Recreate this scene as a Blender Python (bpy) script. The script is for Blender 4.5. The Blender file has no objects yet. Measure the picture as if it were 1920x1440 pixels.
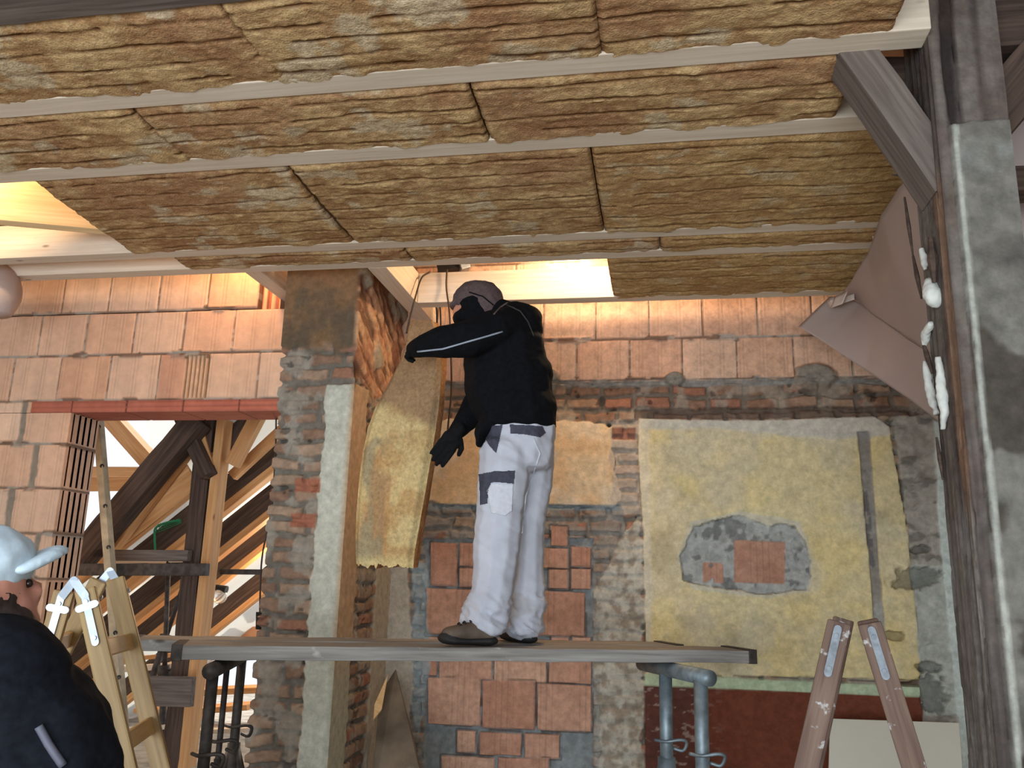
import bpy, bmesh, math, random
import numpy as np
from mathutils import Vector, Matrix
S = bpy.context.scene
COL = S.collection
random.seed(4); RNG = np.random.RandomState(7)

# ------------------------------------------------------------------ camera
EYE = np.array([0., 0., 1.65]); FPX = 1600.0
def cam_axes(yaw=10.25, pitch=13.25, roll=1.6):
    y, p, r = map(math.radians, (yaw, pitch, roll))
    fwd = np.array([-math.sin(y)*math.cos(p), math.cos(y)*math.cos(p), math.sin(p)])
    right = np.array([math.cos(y), math.sin(y), 0.]); up = np.cross(right, fwd)
    return right*math.cos(r)+up*math.sin(r), -right*math.sin(r)+up*math.cos(r), fwd
CR, CU, CF = cam_axes()
cd = bpy.data.cameras.new('camera'); cam = bpy.data.objects.new('camera', cd); COL.objects.link(cam)
cd.sensor_fit = 'HORIZONTAL'; cd.sensor_width = 36; cd.lens = 36*FPX/1920; cd.clip_start = .05; cd.clip_end = 200
mw = Matrix.Identity(4)
for i in range(3):
    mw[i][0] = CR[i]; mw[i][1] = CU[i]; mw[i][2] = -CF[i]; mw[i][3] = EYE[i]
cam.matrix_world = mw; S.camera = cam
def at(px, py, X=None, Y=None, Z=None):
    """point of the place seen at photo pixel (px,py) on a plane X=, Y= or Z="""
    d = CR*(px-960)/FPX-CU*(py-720)/FPX+CF
    t = Y/d[1] if Y is not None else ((Z-1.65)/d[2] if Z is not None else X/d[0])
    return EYE+t*d

# ------------------------------------------------------------------ light
S.view_settings.view_transform = 'Standard'; S.view_settings.look = 'None'
S.view_settings.exposure = 0.2; S.view_settings.gamma = 1.0; S.view_settings.use_curve_mapping = False
W_ = bpy.data.worlds.new('sky'); S.world = W_; W_.use_nodes = True
W_.node_tree.nodes['Background'].inputs[0].default_value = (.80, .90, 1.0, 1)
W_.node_tree.nodes['Background'].inputs[1].default_value = 1.15
def lamp(name, kind, loc, energy, color, target=None, **k):
    l = bpy.data.lights.new(name, kind); l.energy = energy; l.color = color
    for a, b in k.items(): setattr(l, a, b)
    o = bpy.data.objects.new(name, l); COL.objects.link(o); o.location = loc
    if target is not None:
        o.rotation_euler = (Vector(target)-Vector(loc)).to_track_quat('-Z', 'Y').to_euler()
    return o
# daylight through the openings behind the camera, and the sun on the far roof
lamp('window_daylight', 'AREA', (-.8, -3.4, 1.2), 260, (.86, .94, 1.0), (-.5, 4, 2.6), size=4.6, shape='RECTANGLE', size_y=2.2)
sun = lamp('sun', 'SUN', (0, 20, 20), 5.0, (1.0, .96, .88), None, angle=.03)
sun.rotation_euler = (Vector((.30, -.62, -.80))).to_track_quat('-Z', 'Y').to_euler()
WARM = (1.0, .70, .42)
lamp('loft_work_light', 'POINT', (-.35, 4.12, 3.62), 46, WARM, shadow_soft_size=.06)
lamp('wall_work_light', 'POINT', (-.55, 4.76, 3.62), 9, WARM, shadow_soft_size=.05)
lamp('loft_left_light', 'POINT', (-3.3, 3.0, 3.72), 46, WARM, shadow_soft_size=.08)
lamp('loft_eaves_light', 'POINT', (-2.25, 4.1, 3.55), 19, (1.0, .60, .30), shadow_soft_size=.06)
lamp('attic_work_light', 'POINT', (-3.1, 7.2, 1.9), 70, (1.0, .66, .38), shadow_soft_size=.1)

# ------------------------------------------------------------------ noise (numpy)
def _h(ix, iy, iz, s):
    n = (ix.astype(np.int64)*374761393+iy.astype(np.int64)*668265263+iz.astype(np.int64)*2147483647+s*974711) & 0xffffffff
    n = ((n ^ (n >> 13))*1274126177) & 0xffffffff
    n = ((n ^ (n >> 16))*2246822519) & 0xffffffff
    return ((n ^ (n >> 15)) & 0xffffff)/float(0xffffff)
def vn(x, y, z=0., s=0):
    x, y, z = np.broadcast_arrays(np.asarray(x, float), np.asarray(y, float), np.asarray(z, float))
    ix, iy, iz = np.floor(x), np.floor(y), np.floor(z)
    fx, fy, fz = x-ix, y-iy, z-iz
    fx, fy, fz = [f*f*(3-2*f) for f in (fx, fy, fz)]
    r = 0
    for a in (0, 1):
        for b in (0, 1):
            for c in (0, 1):
                w = (fx if a else 1-fx)*(fy if b else 1-fy)*(fz if c else 1-fz)
                r = r+w*_h(ix+a, iy+b, iz+c, s)
    return r
def fbm(x, y, z=0., s=0, o=4, g=.5):
    r = 0; a = 1; t = 0; f = 1
    for i in range(o):
        r = r+a*vn(np.asarray(x)*f, np.asarray(y)*f, np.asarray(z)*f, s+i*17); t += a; a *= g; f *= 2.03
    return r/t
def sm(a, b, x):
    t = np.clip((x-a)/(b-a), 0, 1); return t*t*(3-2*t)
def lin(r, g, b):
    return np.array([((c/255)/12.92 if c <= 10 else (((c/255)+.055)/1.055)**2.4) for c in (r, g, b)])
def mix(A, B, t):
    t = np.asarray(t)[..., None]; return A*(1-t)+B*t
def sdpoly(x, y, P):
    P = np.asarray(P, float); d = np.full(x.shape, 1e9); ins = np.zeros(x.shape, bool)
    n = len(P)
    for i in range(n):
        a = P[i]; b = P[(i+1) % n]; e = b-a
        wx, wy = x-a[0], y-a[1]
        t = np.clip((wx*e[0]+wy*e[1])/(e@e), 0, 1)
        d = np.minimum(d, (wx-e[0]*t)**2+(wy-e[1]*t)**2)
        c = (a[1] > y) != (b[1] > y)
        if e[1] != 0:
            ins ^= c & (x < a[0]+(y-a[1])*e[0]/e[1])
    d = np.sqrt(d); return np.where(ins, -d, d)

# ------------------------------------------------------------------ object helpers
def tag(o, label=None, cat=None, group=None, kind=None):
    if label: o['label'] = label
    if cat: o['category'] = cat
    if group: o['group'] = group
    if kind: o['kind'] = kind
    return o
def thing(name, label, cat, loc=(0, 0, 0), group=None):
    o = bpy.data.objects.new(name, None); COL.objects.link(o); o.location = loc; o.empty_display_size = .1
    return tag(o, label, cat, group)
def adopt(o, p):
    if p is not None:
        o.parent = p; o.matrix_parent_inverse = Matrix.Translation(p.location).inverted()
    return o
def link_mesh(name, me, mat, parent=None, smooth=True):
    o = bpy.data.objects.new(name, me); COL.objects.link(o)
    if mat: me.materials.append(mat)
    if smooth: me.polygons.foreach_set('use_smooth', [True]*len(me.polygons))
    return adopt(o, parent)
class Geo:
    def __init__(s): s.v = []; s.q = []; s.c = []; s.n = 0; s.poly = []
    def add(s, V, Q, C):
        s.v.append(V); s.q.append(Q+s.n); s.c.append(C); s.n += len(V)
    def build(s, name, mat, parent=None, smooth=True):
        V = np.concatenate(s.v); Q = np.concatenate(s.q); C = np.concatenate(s.c)
        me = bpy.data.meshes.new(name)
        me.vertices.add(len(V)); me.vertices.foreach_set('co', V.astype(np.float32).ravel())
        me.loops.add(len(Q)*4); me.loops.foreach_set('vertex_index', Q.astype(np.int32).ravel())
        me.polygons.add(len(Q)); me.polygons.foreach_set('loop_start', np.arange(0, len(Q)*4, 4, dtype=np.int32))
        me.update(calc_edges=True); me.validate()
        a = me.color_attributes.new('Col', 'FLOAT_COLOR', 'POINT')
        c4 = np.ones((len(V), 4), np.float32); c4[:, :3] = C; a.data.foreach_set('color', c4.ravel())
        o = link_mesh(name, me, mat, parent, smooth)
        try: me.set_sharp_from_angle(angle=math.radians(60))
        except Exception: pass
        return o
def grid_q(nu, nv):
    i = np.arange(nu-1)[:, None]*nv+np.arange(nv-1)[None, :]
    return np.stack([i, i+nv, i+nv+1, i+1], -1)
def relief(g, O, U, V, w, h, res, fn, thick=.1, back=None):
    """relief sheet O + u*U + v*V (unit vectors, front normal UxV) with a closed back 'thick' behind"""
    O, U, V = [np.asarray(a, float) for a in (O, U, V)]; N = np.cross(U, V)
    nu, nv = max(2, int(w/res)+1), max(2, int(h/res)+1)
    u, v = np.meshgrid(np.linspace(0, w, nu), np.linspace(0, h, nv), indexing='ij')
    P = O+u[..., None]*U+v[..., None]*V
    r = fn(u, v, P)
    H, C = r[0], r[1]; keep = r[2] if len(r) > 2 else None
    VV = (P+N*H[..., None]).reshape(-1, 3); CC = np.broadcast_to(C, P.shape).reshape(-1, 3)
    Q = grid_q(nu, nv)
    if keep is not None:
        k = keep[:-1, :-1] & keep[1:, :-1] & keep[1:, 1:] & keep[:-1, 1:]; Q = Q[k]
    g.add(VV, Q.reshape(-1, 4), CC)
    if thick:   # skirt and back
        idx = np.arange(nu*nv).reshape(nu, nv)
        ring = np.concatenate([idx[:, 0], idx[-1, 1:], idx[::-1, -1][1:], idx[0, ::-1][1:-1]])
        F = VV[ring]; Bk = (P.reshape(-1, 3)-N*thick)[ring]; n = len(ring)
        j = np.arange(n); k2 = (j+1) % n
        g.add(np.concatenate([F, Bk]), np.stack([k2, j, j+n, k2+n], -1), np.concatenate([CC[ring]]*2))
        if keep is None:
            c4 = np.array([O-N*thick, O+U*w-N*thick, O+U*w+V*h-N*thick, O+V*h-N*thick])
            g.add(c4, np.array([[0, 3, 2, 1]]), np.repeat(CC[:1], 4, 0))
def wrap(g, path, z0, z1, res, fn, closed=False, lean=(0, 0)):
    """relief wrapped on a plan polyline, seamless round the corners; fn(u,z,P,seg)"""
    pts = [np.array(p, float) for p in path]; n = len(pts); us = []; B = []; NN = []; SG = []; acc = 0
    segs = [(pts[i], pts[(i+1) % n]) for i in range(n if closed else n-1)]
    nrm = []
    for a, b in segs:
        d = (b-a)/np.linalg.norm(b-a); nrm.append(np.array([d[1], -d[0]]))
    for i, (a, b) in enumerate(segs):
        L = np.linalg.norm(b-a); k = max(2, int(round(L/res)))
        for j in range(k):
            t = j/k; m = nrm[i]
            if j == 0 and (i > 0 or closed):
                m = nrm[i]+nrm[i-1]; m = m/np.linalg.norm(m); m = m/max(.5, m@nrm[i])
            us.append(acc+L*t); B.append(a+(b-a)*t); NN.append(m); SG.append(i)
        acc += L
    us.append(acc); B.append(segs[-1][1]); SG.append(len(segs)-1)
    NN.append(NN[0] if closed else nrm[-1])
    B = np.array(B); NN = np.array(NN); us = np.array(us); SG = np.array(SG)
    zz = np.linspace(z0, z1, max(2, int((z1-z0)/res)+1))
    u, z = np.meshgrid(us, zz, indexing='ij'); sg = np.broadcast_to(SG[:, None], u.shape)
    P = np.zeros(u.shape+(3,)); P[..., 0] = B[:, 0:1]+lean[0]*(z-z0); P[..., 1] = B[:, 1:2]+lean[1]*(z-z0); P[..., 2] = z
    H, C = fn(u, z, P, sg)[:2]
    if closed: H[-1] = H[0]
    V = P.copy(); V[..., 0] += NN[:, 0:1]*H; V[..., 1] += NN[:, 1:2]*H
    g.add(V.reshape(-1, 3), grid_q(*u.shape).reshape(-1, 4), np.broadcast_to(C, P.shape).reshape(-1, 3))
    if closed and n == 4:
        for zi, o in ((0, [0, 3, 2, 1]), (-1, [0, 1, 2, 3])):
            q = np.array([[p[0]+lean[0]*(zz[zi]-z0), p[1]+lean[1]*(zz[zi]-z0), zz[zi]] for p in pts])
            g.add(q, np.array([o]), np.repeat(C.reshape(-1, 3)[:1], 4, 0))

# ------------------------------------------------------------------ materials
def nt(name):
    m = bpy.data.materials.new(name); m.use_nodes = True; t = m.node_tree
    return m, t, t.nodes, t.links, t.nodes['Principled BSDF']
def m_attr(name, rough=.9, var=.25, vs=30., bump=.3, bs=120., bd=.004, spec=.25, streak=None):
    m, t, N, L, B = nt(name)
    a = N.new('ShaderNodeAttribute'); a.attribute_name = 'Col'
    tc = N.new('ShaderNodeTexCoord'); mp = N.new('ShaderNodeMapping'); L.new(tc.outputs['Object'], mp.inputs[0])
    if streak: mp.inputs['Scale'].default_value = streak
    n1 = N.new('ShaderNodeTexNoise'); n1.inputs['Scale'].default_value = vs; n1.inputs['Detail'].default_value = 6; n1.inputs['Roughness'].default_value = .65
    L.new(mp.outputs[0], n1.inputs['Vector'])
    r = N.new('ShaderNodeMapRange'); r.inputs[1].default_value = .3; r.inputs[2].default_value = .7; r.inputs[3].default_value = 1-var; r.inputs[4].default_value = 1+var
    L.new(n1.outputs[0], r.inputs[0])
    mx = N.new('ShaderNodeVectorMath'); mx.operation = 'MULTIPLY'; L.new(a.outputs['Color'], mx.inputs[0]); L.new(r.outputs[0], mx.inputs[1])
    L.new(mx.outputs[0], B.inputs['Base Color']); B.inputs['Roughness'].default_value = rough; B.inputs['Specular IOR Level'].default_value = spec
    n2 = N.new('ShaderNodeTexNoise'); n2.inputs['Scale'].default_value = bs; n2.inputs['Detail'].default_value = 5; L.new(mp.outputs[0], n2.inputs['Vector'])
    b = N.new('ShaderNodeBump'); b.inputs['Strength'].default_value = bump; b.inputs['Distance'].default_value = bd
    L.new(n2.outputs[0], b.inputs['Height']); L.new(b.outputs[0], B.inputs['Normal'])
    return m
def m_wood(name, c1, c2, rough=.7, knots=True, dirt=None, bump=.25):
    m, t, N, L, B = nt(name)
    tc = N.new('ShaderNodeTexCoord'); oi = N.new('ShaderNodeObjectInfo')
    ad = N.new('ShaderNodeVectorMath'); ad.operation = 'ADD'
    ml = N.new('ShaderNodeMath'); ml.operation = 'MULTIPLY'; ml.inputs[1].default_value = 37.; L.new(oi.outputs['Random'], ml.inputs[0])
    L.new(tc.outputs['Object'], ad.inputs[0]); L.new(ml.outputs[0], ad.inputs[1])
    mp = N.new('ShaderNodeMapping'); mp.inputs['Scale'].default_value = (1.3, 26, 26); L.new(ad.outputs[0], mp.inputs[0])
    n = N.new('ShaderNodeTexNoise'); n.inputs['Scale'].default_value = 2.2; n.inputs['Detail'].default_value = 7; n.inputs['Distortion'].default_value = .4
    L.new(mp.outputs[0], n.inputs['Vector'])
    cr = N.new('ShaderNodeValToRGB'); cr.color_ramp.elements[0].position = .3; cr.color_ramp.elements[1].position = .72
    cr.color_ramp.elements[0].color = (*c2, 1); cr.color_ramp.elements[1].color = (*c1, 1); L.new(n.outputs[0], cr.inputs[0])
    out = cr.outputs[0]
    if knots:
        v = N.new('ShaderNodeTexVoronoi'); v.inputs['Scale'].default_value = 1.0
        mp2 = N.new('ShaderNodeMapping'); mp2.inputs['Scale'].default_value = (3.2, 9, 9); L.new(ad.outputs[0], mp2.inputs[0]); L.new(mp2.outputs[0], v.inputs['Vector'])
        r = N.new('ShaderNodeMapRange'); r.inputs[1].default_value = .035; r.inputs[2].default_value = .09; r.inputs[3].default_value = .75; r.inputs[4].default_value = 0
        L.new(v.outputs['Distance'], r.inputs[0])
        mm = N.new('ShaderNodeMix'); mm.data_type = 'RGBA'; L.new(r.outputs[0], mm.inputs[0]); L.new(out, mm.inputs[6]); mm.inputs[7].default_value = (c2[0]*.3, c2[1]*.22, c2[2]*.18, 1)
        out = mm.outputs[2]
    if dirt:
        n3 = N.new('ShaderNodeTexNoise'); n3.inputs['Scale'].default_value = dirt[1]; n3.inputs['Detail'].default_value = 6; L.new(ad.outputs[0], n3.inputs['Vector'])
        r = N.new('ShaderNodeMapRange'); r.inputs[1].default_value = dirt[2]; r.inputs[2].default_value = dirt[2]+.06; L.new(n3.outputs[0], r.inputs[0])
        mm = N.new('ShaderNodeMix'); mm.data_type = 'RGBA'; L.new(r.outputs[0], mm.inputs[0]); L.new(out, mm.inputs[6]); mm.inputs[7].default_value = (*dirt[0], 1)
        out = mm.outputs[2]
    L.new(out, B.inputs['Base Color']); B.inputs['Roughness'].default_value = rough; B.inputs['Specular IOR Level'].default_value = .3
    b = N.new('ShaderNodeBump'); b.inputs['Strength'].default_value = bump; b.inputs['Distance'].default_value = .003; L.new(n.outputs[0], b.inputs['Height']); L.new(b.outputs[0], B.inputs['Normal'])
    return m
def m_plain(name, c, rough=.6, metal=0, var=.15, scale=12., bump=0., spot=None, spec=.4):
    m, t, N, L, B = nt(name)
    tc = N.new('ShaderNodeTexCoord'); n = N.new('ShaderNodeTexNoise'); n.inputs['Scale'].default_value = scale; n.inputs['Detail'].default_value = 6
    L.new(tc.outputs['Object'], n.inputs['Vector'])
    cr = N.new('ShaderNodeValToRGB'); cr.color_ramp.elements[0].position = .35; cr.color_ramp.elements[1].position = .65
    cr.color_ramp.elements[0].color = (*[x*(1-var) for x in c], 1); cr.color_ramp.elements[1].color = (*[min(1, x*(1+var)) for x in c], 1)
    L.new(n.outputs[0], cr.inputs[0]); out = cr.outputs[0]
    if spot:
        n3 = N.new('ShaderNodeTexNoise'); n3.inputs['Scale'].default_value = spot[1]; n3.inputs['Detail'].default_value = 5; L.new(tc.outputs['Object'], n3.inputs['Vector'])
        r = N.new('ShaderNodeMapRange'); r.inputs[1].default_value = spot[2]; r.inputs[2].default_value = spot[2]+.04; L.new(n3.outputs[0], r.inputs[0])
        mm = N.new('ShaderNodeMix'); mm.data_type = 'RGBA'; L.new(r.outputs[0], mm.inputs[0]); L.new(out, mm.inputs[6]); mm.inputs[7].default_value = (*spot[0], 1); out = mm.outputs[2]
    L.new(out, B.inputs['Base Color']); B.inputs['Roughness'].default_value = rough; B.inputs['Metallic'].default_value = metal; B.inputs['Specular IOR Level'].default_value = spec
    if bump:
        b = N.new('ShaderNodeBump'); b.inputs['Strength'].default_value = bump; b.inputs['Distance'].default_value = .004; L.new(n.outputs[0], b.inputs['Height']); L.new(b.outputs[0], B.inputs['Normal'])
    return m
M_WALL = m_attr('masonry', var=.22, vs=28, bump=.55, bs=90)
M_BLOCK = m_attr('clay_block', var=.10, vs=18, bump=.25, bs=140)
M_WOOL = m_attr('mineral_wool', rough=1., var=.28, vs=55, bump=.9, bs=150, bd=.006, spec=.05)
M_POST = m_attr('old_timber_plaster', var=.28, vs=24, bump=.6, bs=70, bd=.005)
M_NEW = m_wood('new_timber', lin(226, 212, 194), lin(208, 190, 168), .65)
M_PEACH = m_wood('new_board', lin(226, 196, 152), lin(205, 168, 118), .65)
M_ATT = m_wood('attic_new_timber', lin(212, 166, 114), lin(188, 132, 82), .65)
M_OLD = m_wood('old_timber', lin(92, 74, 64), lin(55, 42, 36), .85, False)
M_OLDG = m_wood('grey_old_timber', lin(122, 110, 102), lin(86, 74, 68), .85, False)
M_PLANK = m_wood('scaffold_plank', lin(164, 160, 154), lin(122, 117, 112), .8, True, (lin(182, 176, 168), 9., .66))
M_LADW = m_wood('ladder_wood', lin(178, 148, 100), lin(140, 112, 72), .45, False)
M_RUNG_LIT = m_wood('rung_wood_lit', lin(214, 178, 118), lin(190, 148, 90), .4, False)  # ladder wood repeated paler, golden light on the rungs put into the colour
M_LADP = m_wood('painted_ladder', lin(132, 108, 94), lin(92, 70, 60), .7, False, (lin(190, 186, 182), 22., .62))
M_GALV = m_plain('galvanised', lin(128, 140, 146), .5, .55, .25, 20)
M_RUST = m_plain('dark_steel', lin(72, 66, 62), .6, .5, .35, 25)
M_HINGE = m_plain('bright_steel', lin(176, 186, 198), .4, .55, .08, 30)
M_DULL = m_plain('dull_steel', lin(128, 134, 140), .6, .3, .25, 40)
M_BLACKP = m_plain('black_plastic', lin(28, 26, 26), .5)
M_CABLE = m_plain('cable_rubber', lin(58, 44, 36), .6)

# ------------------------------------------------------------------ small mesh builders
def beam(name, a, b, w, h, mat, parent=None, up=(0, 0, 1), bev=.004, taper=None, seg=1, rough=0.):
    """squared timber from a to b; local X runs along it so the grain follows; w across, h along 'up'"""
    a = Vector([float(x) for x in a]); b = Vector([float(x) for x in b]); X = (b-a); L = X.length; X.normalize()
    upv = Vector(up); Yv = upv.cross(X)
    if Yv.length < 1e-4: Yv = Vector((0, 1, 0)).cross(X)
    Yv.normalize(); Zv = X.cross(Yv)
    bm = bmesh.new(); bmesh.ops.create_cube(bm, size=1)
    for v in bm.verts:
        v.co = Vector(((v.co.x+.5)*L, v.co.y*w, v.co.z*h))
    if bev: bmesh.ops.bevel(bm, geom=bm.edges[:], offset=min(bev, w*.3, h*.3), segments=2, affect='EDGES', profile=.6)
    if rough:
        le = [e for e in bm.edges if abs(e.verts[0].co.x-e.verts[1].co.x) > L*.8]
        bmesh.ops.subdivide_edges(bm, edges=le, cuts=max(4, int(L/.06)), use_grid_fill=True)
        for v in bm.verts:
            k = v.co*9
            v.co += Vector((0, (float(vn(k.x, k.y*.5, k.z*.5, 3))-.5)*rough, (float(vn(k.x, k.y*.5, k.z*.5, 9))-.5)*rough))
    me = bpy.data.meshes.new(name); bm.to_mesh(me); bm.free()
    o = bpy.data.objects.new(name, me); COL.objects.link(o); me.materials.append(mat)
    mt = Matrix.Identity(4)
    for i in range(3): mt[i][0] = X[i]; mt[i][1] = Yv[i]; mt[i][2] = Zv[i]; mt[i][3] = a[i]
    if parent is not None:
        o.parent = parent; mt = Matrix.Translation(-parent.location) @ mt
    o.matrix_local = mt
    return o
def tube_bm(bm, pts, r, n=10, cap=True):
    pts = [Vector([float(c) for c in p]) for p in pts]; rs = r if isinstance(r, (list, tuple)) else [r]*len(pts); rings = []
    ref = None
    for i, p in enumerate(pts):
        d = (pts[min(i+1, len(pts)-1)]-pts[max(i-1, 0)]).normalized()
        if ref is None: ref = d.orthogonal().normalized()
        ref = (ref-d*ref.dot(d)).normalized(); s = d.cross(ref)
        rings.append([bm.verts.new(p+(ref*math.cos(2*math.pi*k/n)+s*math.sin(2*math.pi*k/n))*rs[i]) for k in range(n)])
    for a, b in zip(rings, rings[1:]):
        for k in range(n): bm.faces.new((a[k], a[(k+1) % n], b[(k+1) % n], b[k]))
    if cap: bm.faces.new(rings[0][::-1]); bm.faces.new(rings[-1])
def curve(pts, k=8):
    P = [np.asarray(p, float) for p in pts]; P = [2*P[0]-P[1]]+P+[2*P[-1]-P[-2]]; out = []
    for i in range(1, len(P)-2):
        for j in range(k):
            t = j/k; out.append(.5*((2*P[i])+(-P[i-1]+P[i+1])*t+(2*P[i-1]-5*P[i]+4*P[i+1]-P[i+2])*t*t+(-P[i-1]+3*P[i]-3*P[i+1]+P[i+2])*t**3))
    out.append(P[-2]); return out
def tube(name, pts, r, mat, parent=None, n=10, smooth=True):
    bm = bmesh.new(); tube_bm(bm, pts, r, n); me = bpy.data.meshes.new(name); bm.to_mesh(me); bm.free()
    return link_mesh(name, me, mat, parent, smooth)
def frombm(name, bm, mat, parent=None, smooth=False):
    bmesh.ops.recalc_face_normals(bm, faces=bm.faces[:])
    me = bpy.data.meshes.new(name); bm.to_mesh(me); bm.free(); return link_mesh(name, me, mat, parent, smooth)
def prism(name, poly3, thick, nrm, mat, parent=None, bev=.002):
    bm = bmesh.new(); n = Vector(nrm).normalized()*thick
    A = [bm.verts.new([float(c) for c in p]) for p in poly3]; f = bm.faces.new(A)
    r = bmesh.ops.extrude_face_region(bm, geom=[f]); bmesh.ops.translate(bm, verts=[e for e in r['geom'] if isinstance(e, bmesh.types.BMVert)], vec=n)
    if bev: bmesh.ops.bevel(bm, geom=bm.edges[:], offset=bev, segments=1, affect='EDGES')
    return frombm(name, bm, mat, parent)

# ================================================================== SETTING
YB = 4.9       # back wall plane
YL = 4.3       # block wall with the doorway
CEIL = 3.2
MORT = lin(138, 132, 124); MORTB = lin(140, 148, 150)
CLAY = lin(206, 160, 130); CLAYP = lin(214, 184, 160); BRK = lin(150, 92, 68)
def masonry(u, z, rh, bl, seed, warp=.012, mw=.012, off=None):
    """irregular coursed masonry: returns (distance into brick from joint, random id per brick)"""
    uu = u+warp*2*(fbm(u*6, z*6, 1., seed)-.5)*2; zz = z+warp*2*(fbm(u*5, z*7, 5., seed+3)-.5)*2
    r = np.floor(zz/rh); fz = zz-r*rh
    o = _h(r, r*0, r*0, seed)*bl if off is None else off(r)
    c = np.floor((uu+o)/bl); fu = (uu+o)-c*bl
    d = np.minimum(np.minimum(fz, rh-fz), np.minimum(fu, bl-fu))-mw*.5
    return d, _h(c, r, r*0, seed+5)
def rubble(u, z, P, seed, orange=0.):
    d, idn = masonry(u, z, .078, .20, seed, .014, .016)
    n = fbm(P[..., 0]*9, P[..., 1]*9, P[..., 2]*9, seed+2, 5); n2 = fbm(P[..., 0]*30, P[..., 1]*30, P[..., 2]*30, seed+4, 3)
    big = fbm(P[..., 0]*2.6, P[..., 1]*2.6, P[..., 2]*2.6, seed+8, 3)
    t = sm(0, .010, d-.012*(n2-.5))
    bc = mix(lin(128, 98, 80), lin(166, 142, 120), idn); bc = mix(bc, lin(150, 108, 88), sm(.80, .86, idn))
    bc = bc*(.75+.5*n2)[..., None]
    smear = sm(.50, .58, n+.22*(big-.5)-.05*idn)       # mortar smeared over the face
    mc = mix(lin(136, 126, 112), lin(160, 152, 140), n2)
    C = mix(mc*.55, bc, t); C = mix(C, mc, smear*.85)
    H = .017*t*(1-smear*.3)+.009*(n-.5)*2+.008*smear*n2+.006*(idn-.5)*t
    dark = sm(.70, .76, fbm(u*14, z*20, 3., seed+6, 3)); C = C*(1-.55*dark)[..., None]; H = H-.008*dark
    return H, C
def blocks(u, z, joints, zr, seed, gw=.0045, pale=CLAYP, col=CLAY, rib=.0185):
    """large grooved clay blocks: joints = list of joint positions per row, zr = row boundaries"""
    H = np.zeros(u.shape); C = np.zeros(u.shape+(3,)); d = np.full(u.shape, 9.); idn = np.zeros(u.shape)
    uw = u+.003*(fbm(u*9, z*9, 2., seed)-.5); zw = z+.006*(fbm(u*8, z*5, 4., seed)-.5)
    for r in range(len(zr)-1):
        m = (zw >= zr[r]) & (zw < zr[r+1]); J = np.sort(np.asarray(joints[r]))
        k = np.searchsorted(J, uw); JJ = np.concatenate([[-99], J, [99]])
        du = np.minimum(uw-JJ[k], JJ[np.minimum(k+1, len(JJ)-1)]-uw)-gw*.4; dz = np.minimum(zw-zr[r], zr[r+1]-zw)-gw
        d = np.where(m, np.minimum(du, dz), d); idn = np.where(m, _h(k, k*0+r, k*0, seed), idn)
    t = sm(0, .005, d)
    fz = np.abs(((u/rib) % 1)-.5)*2
    groove = sm(.80, .96, fz)
    n = fbm(u*12, z*3, 0., seed+1, 4); n2 = fbm(u*40, z*40, 0., seed+2, 3); big = fbm(u*1.7, z*1.7, 9., seed+3, 3)
    bc = mix(pale, col, np.clip(.15+.8*idn+.5*(big-.5), 0, 1)); bc = bc*(.86+.28*n)[..., None]
    bc = bc*(1-.14*groove)[..., None]
    mc = mix(lin(124, 100, 84), lin(160, 150, 138), sm(.52, .60, fbm(u*11, z*26, 3., seed+7, 3)))
    H = .008*t-.0025*groove*t+.002*(n2-.5)
    # mortar squeezed out of some joints
    sq = sm(.60, .64, fbm(u*6, z*14, 7., seed+9, 4))*(np.minimum(np.abs(z-np.asarray(zr)[:, None, None]).min(0), 9) < .03)*sm(.022, .004, d); H = H+sq*.008; bc = mix(bc, mc, sq)
    return H, mix(mc, bc, t), d
def PW(pts, Y=YB): return [(at(x, y, Y=Y)[0], at(x, y, Y=Y)[2]) for x, y in pts]
def zW(x, y, Y=YB): return at(x, y, Y=Y)[2]
def xW(x, y, Y=YB): return at(x, y, Y=Y)[0]

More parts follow.
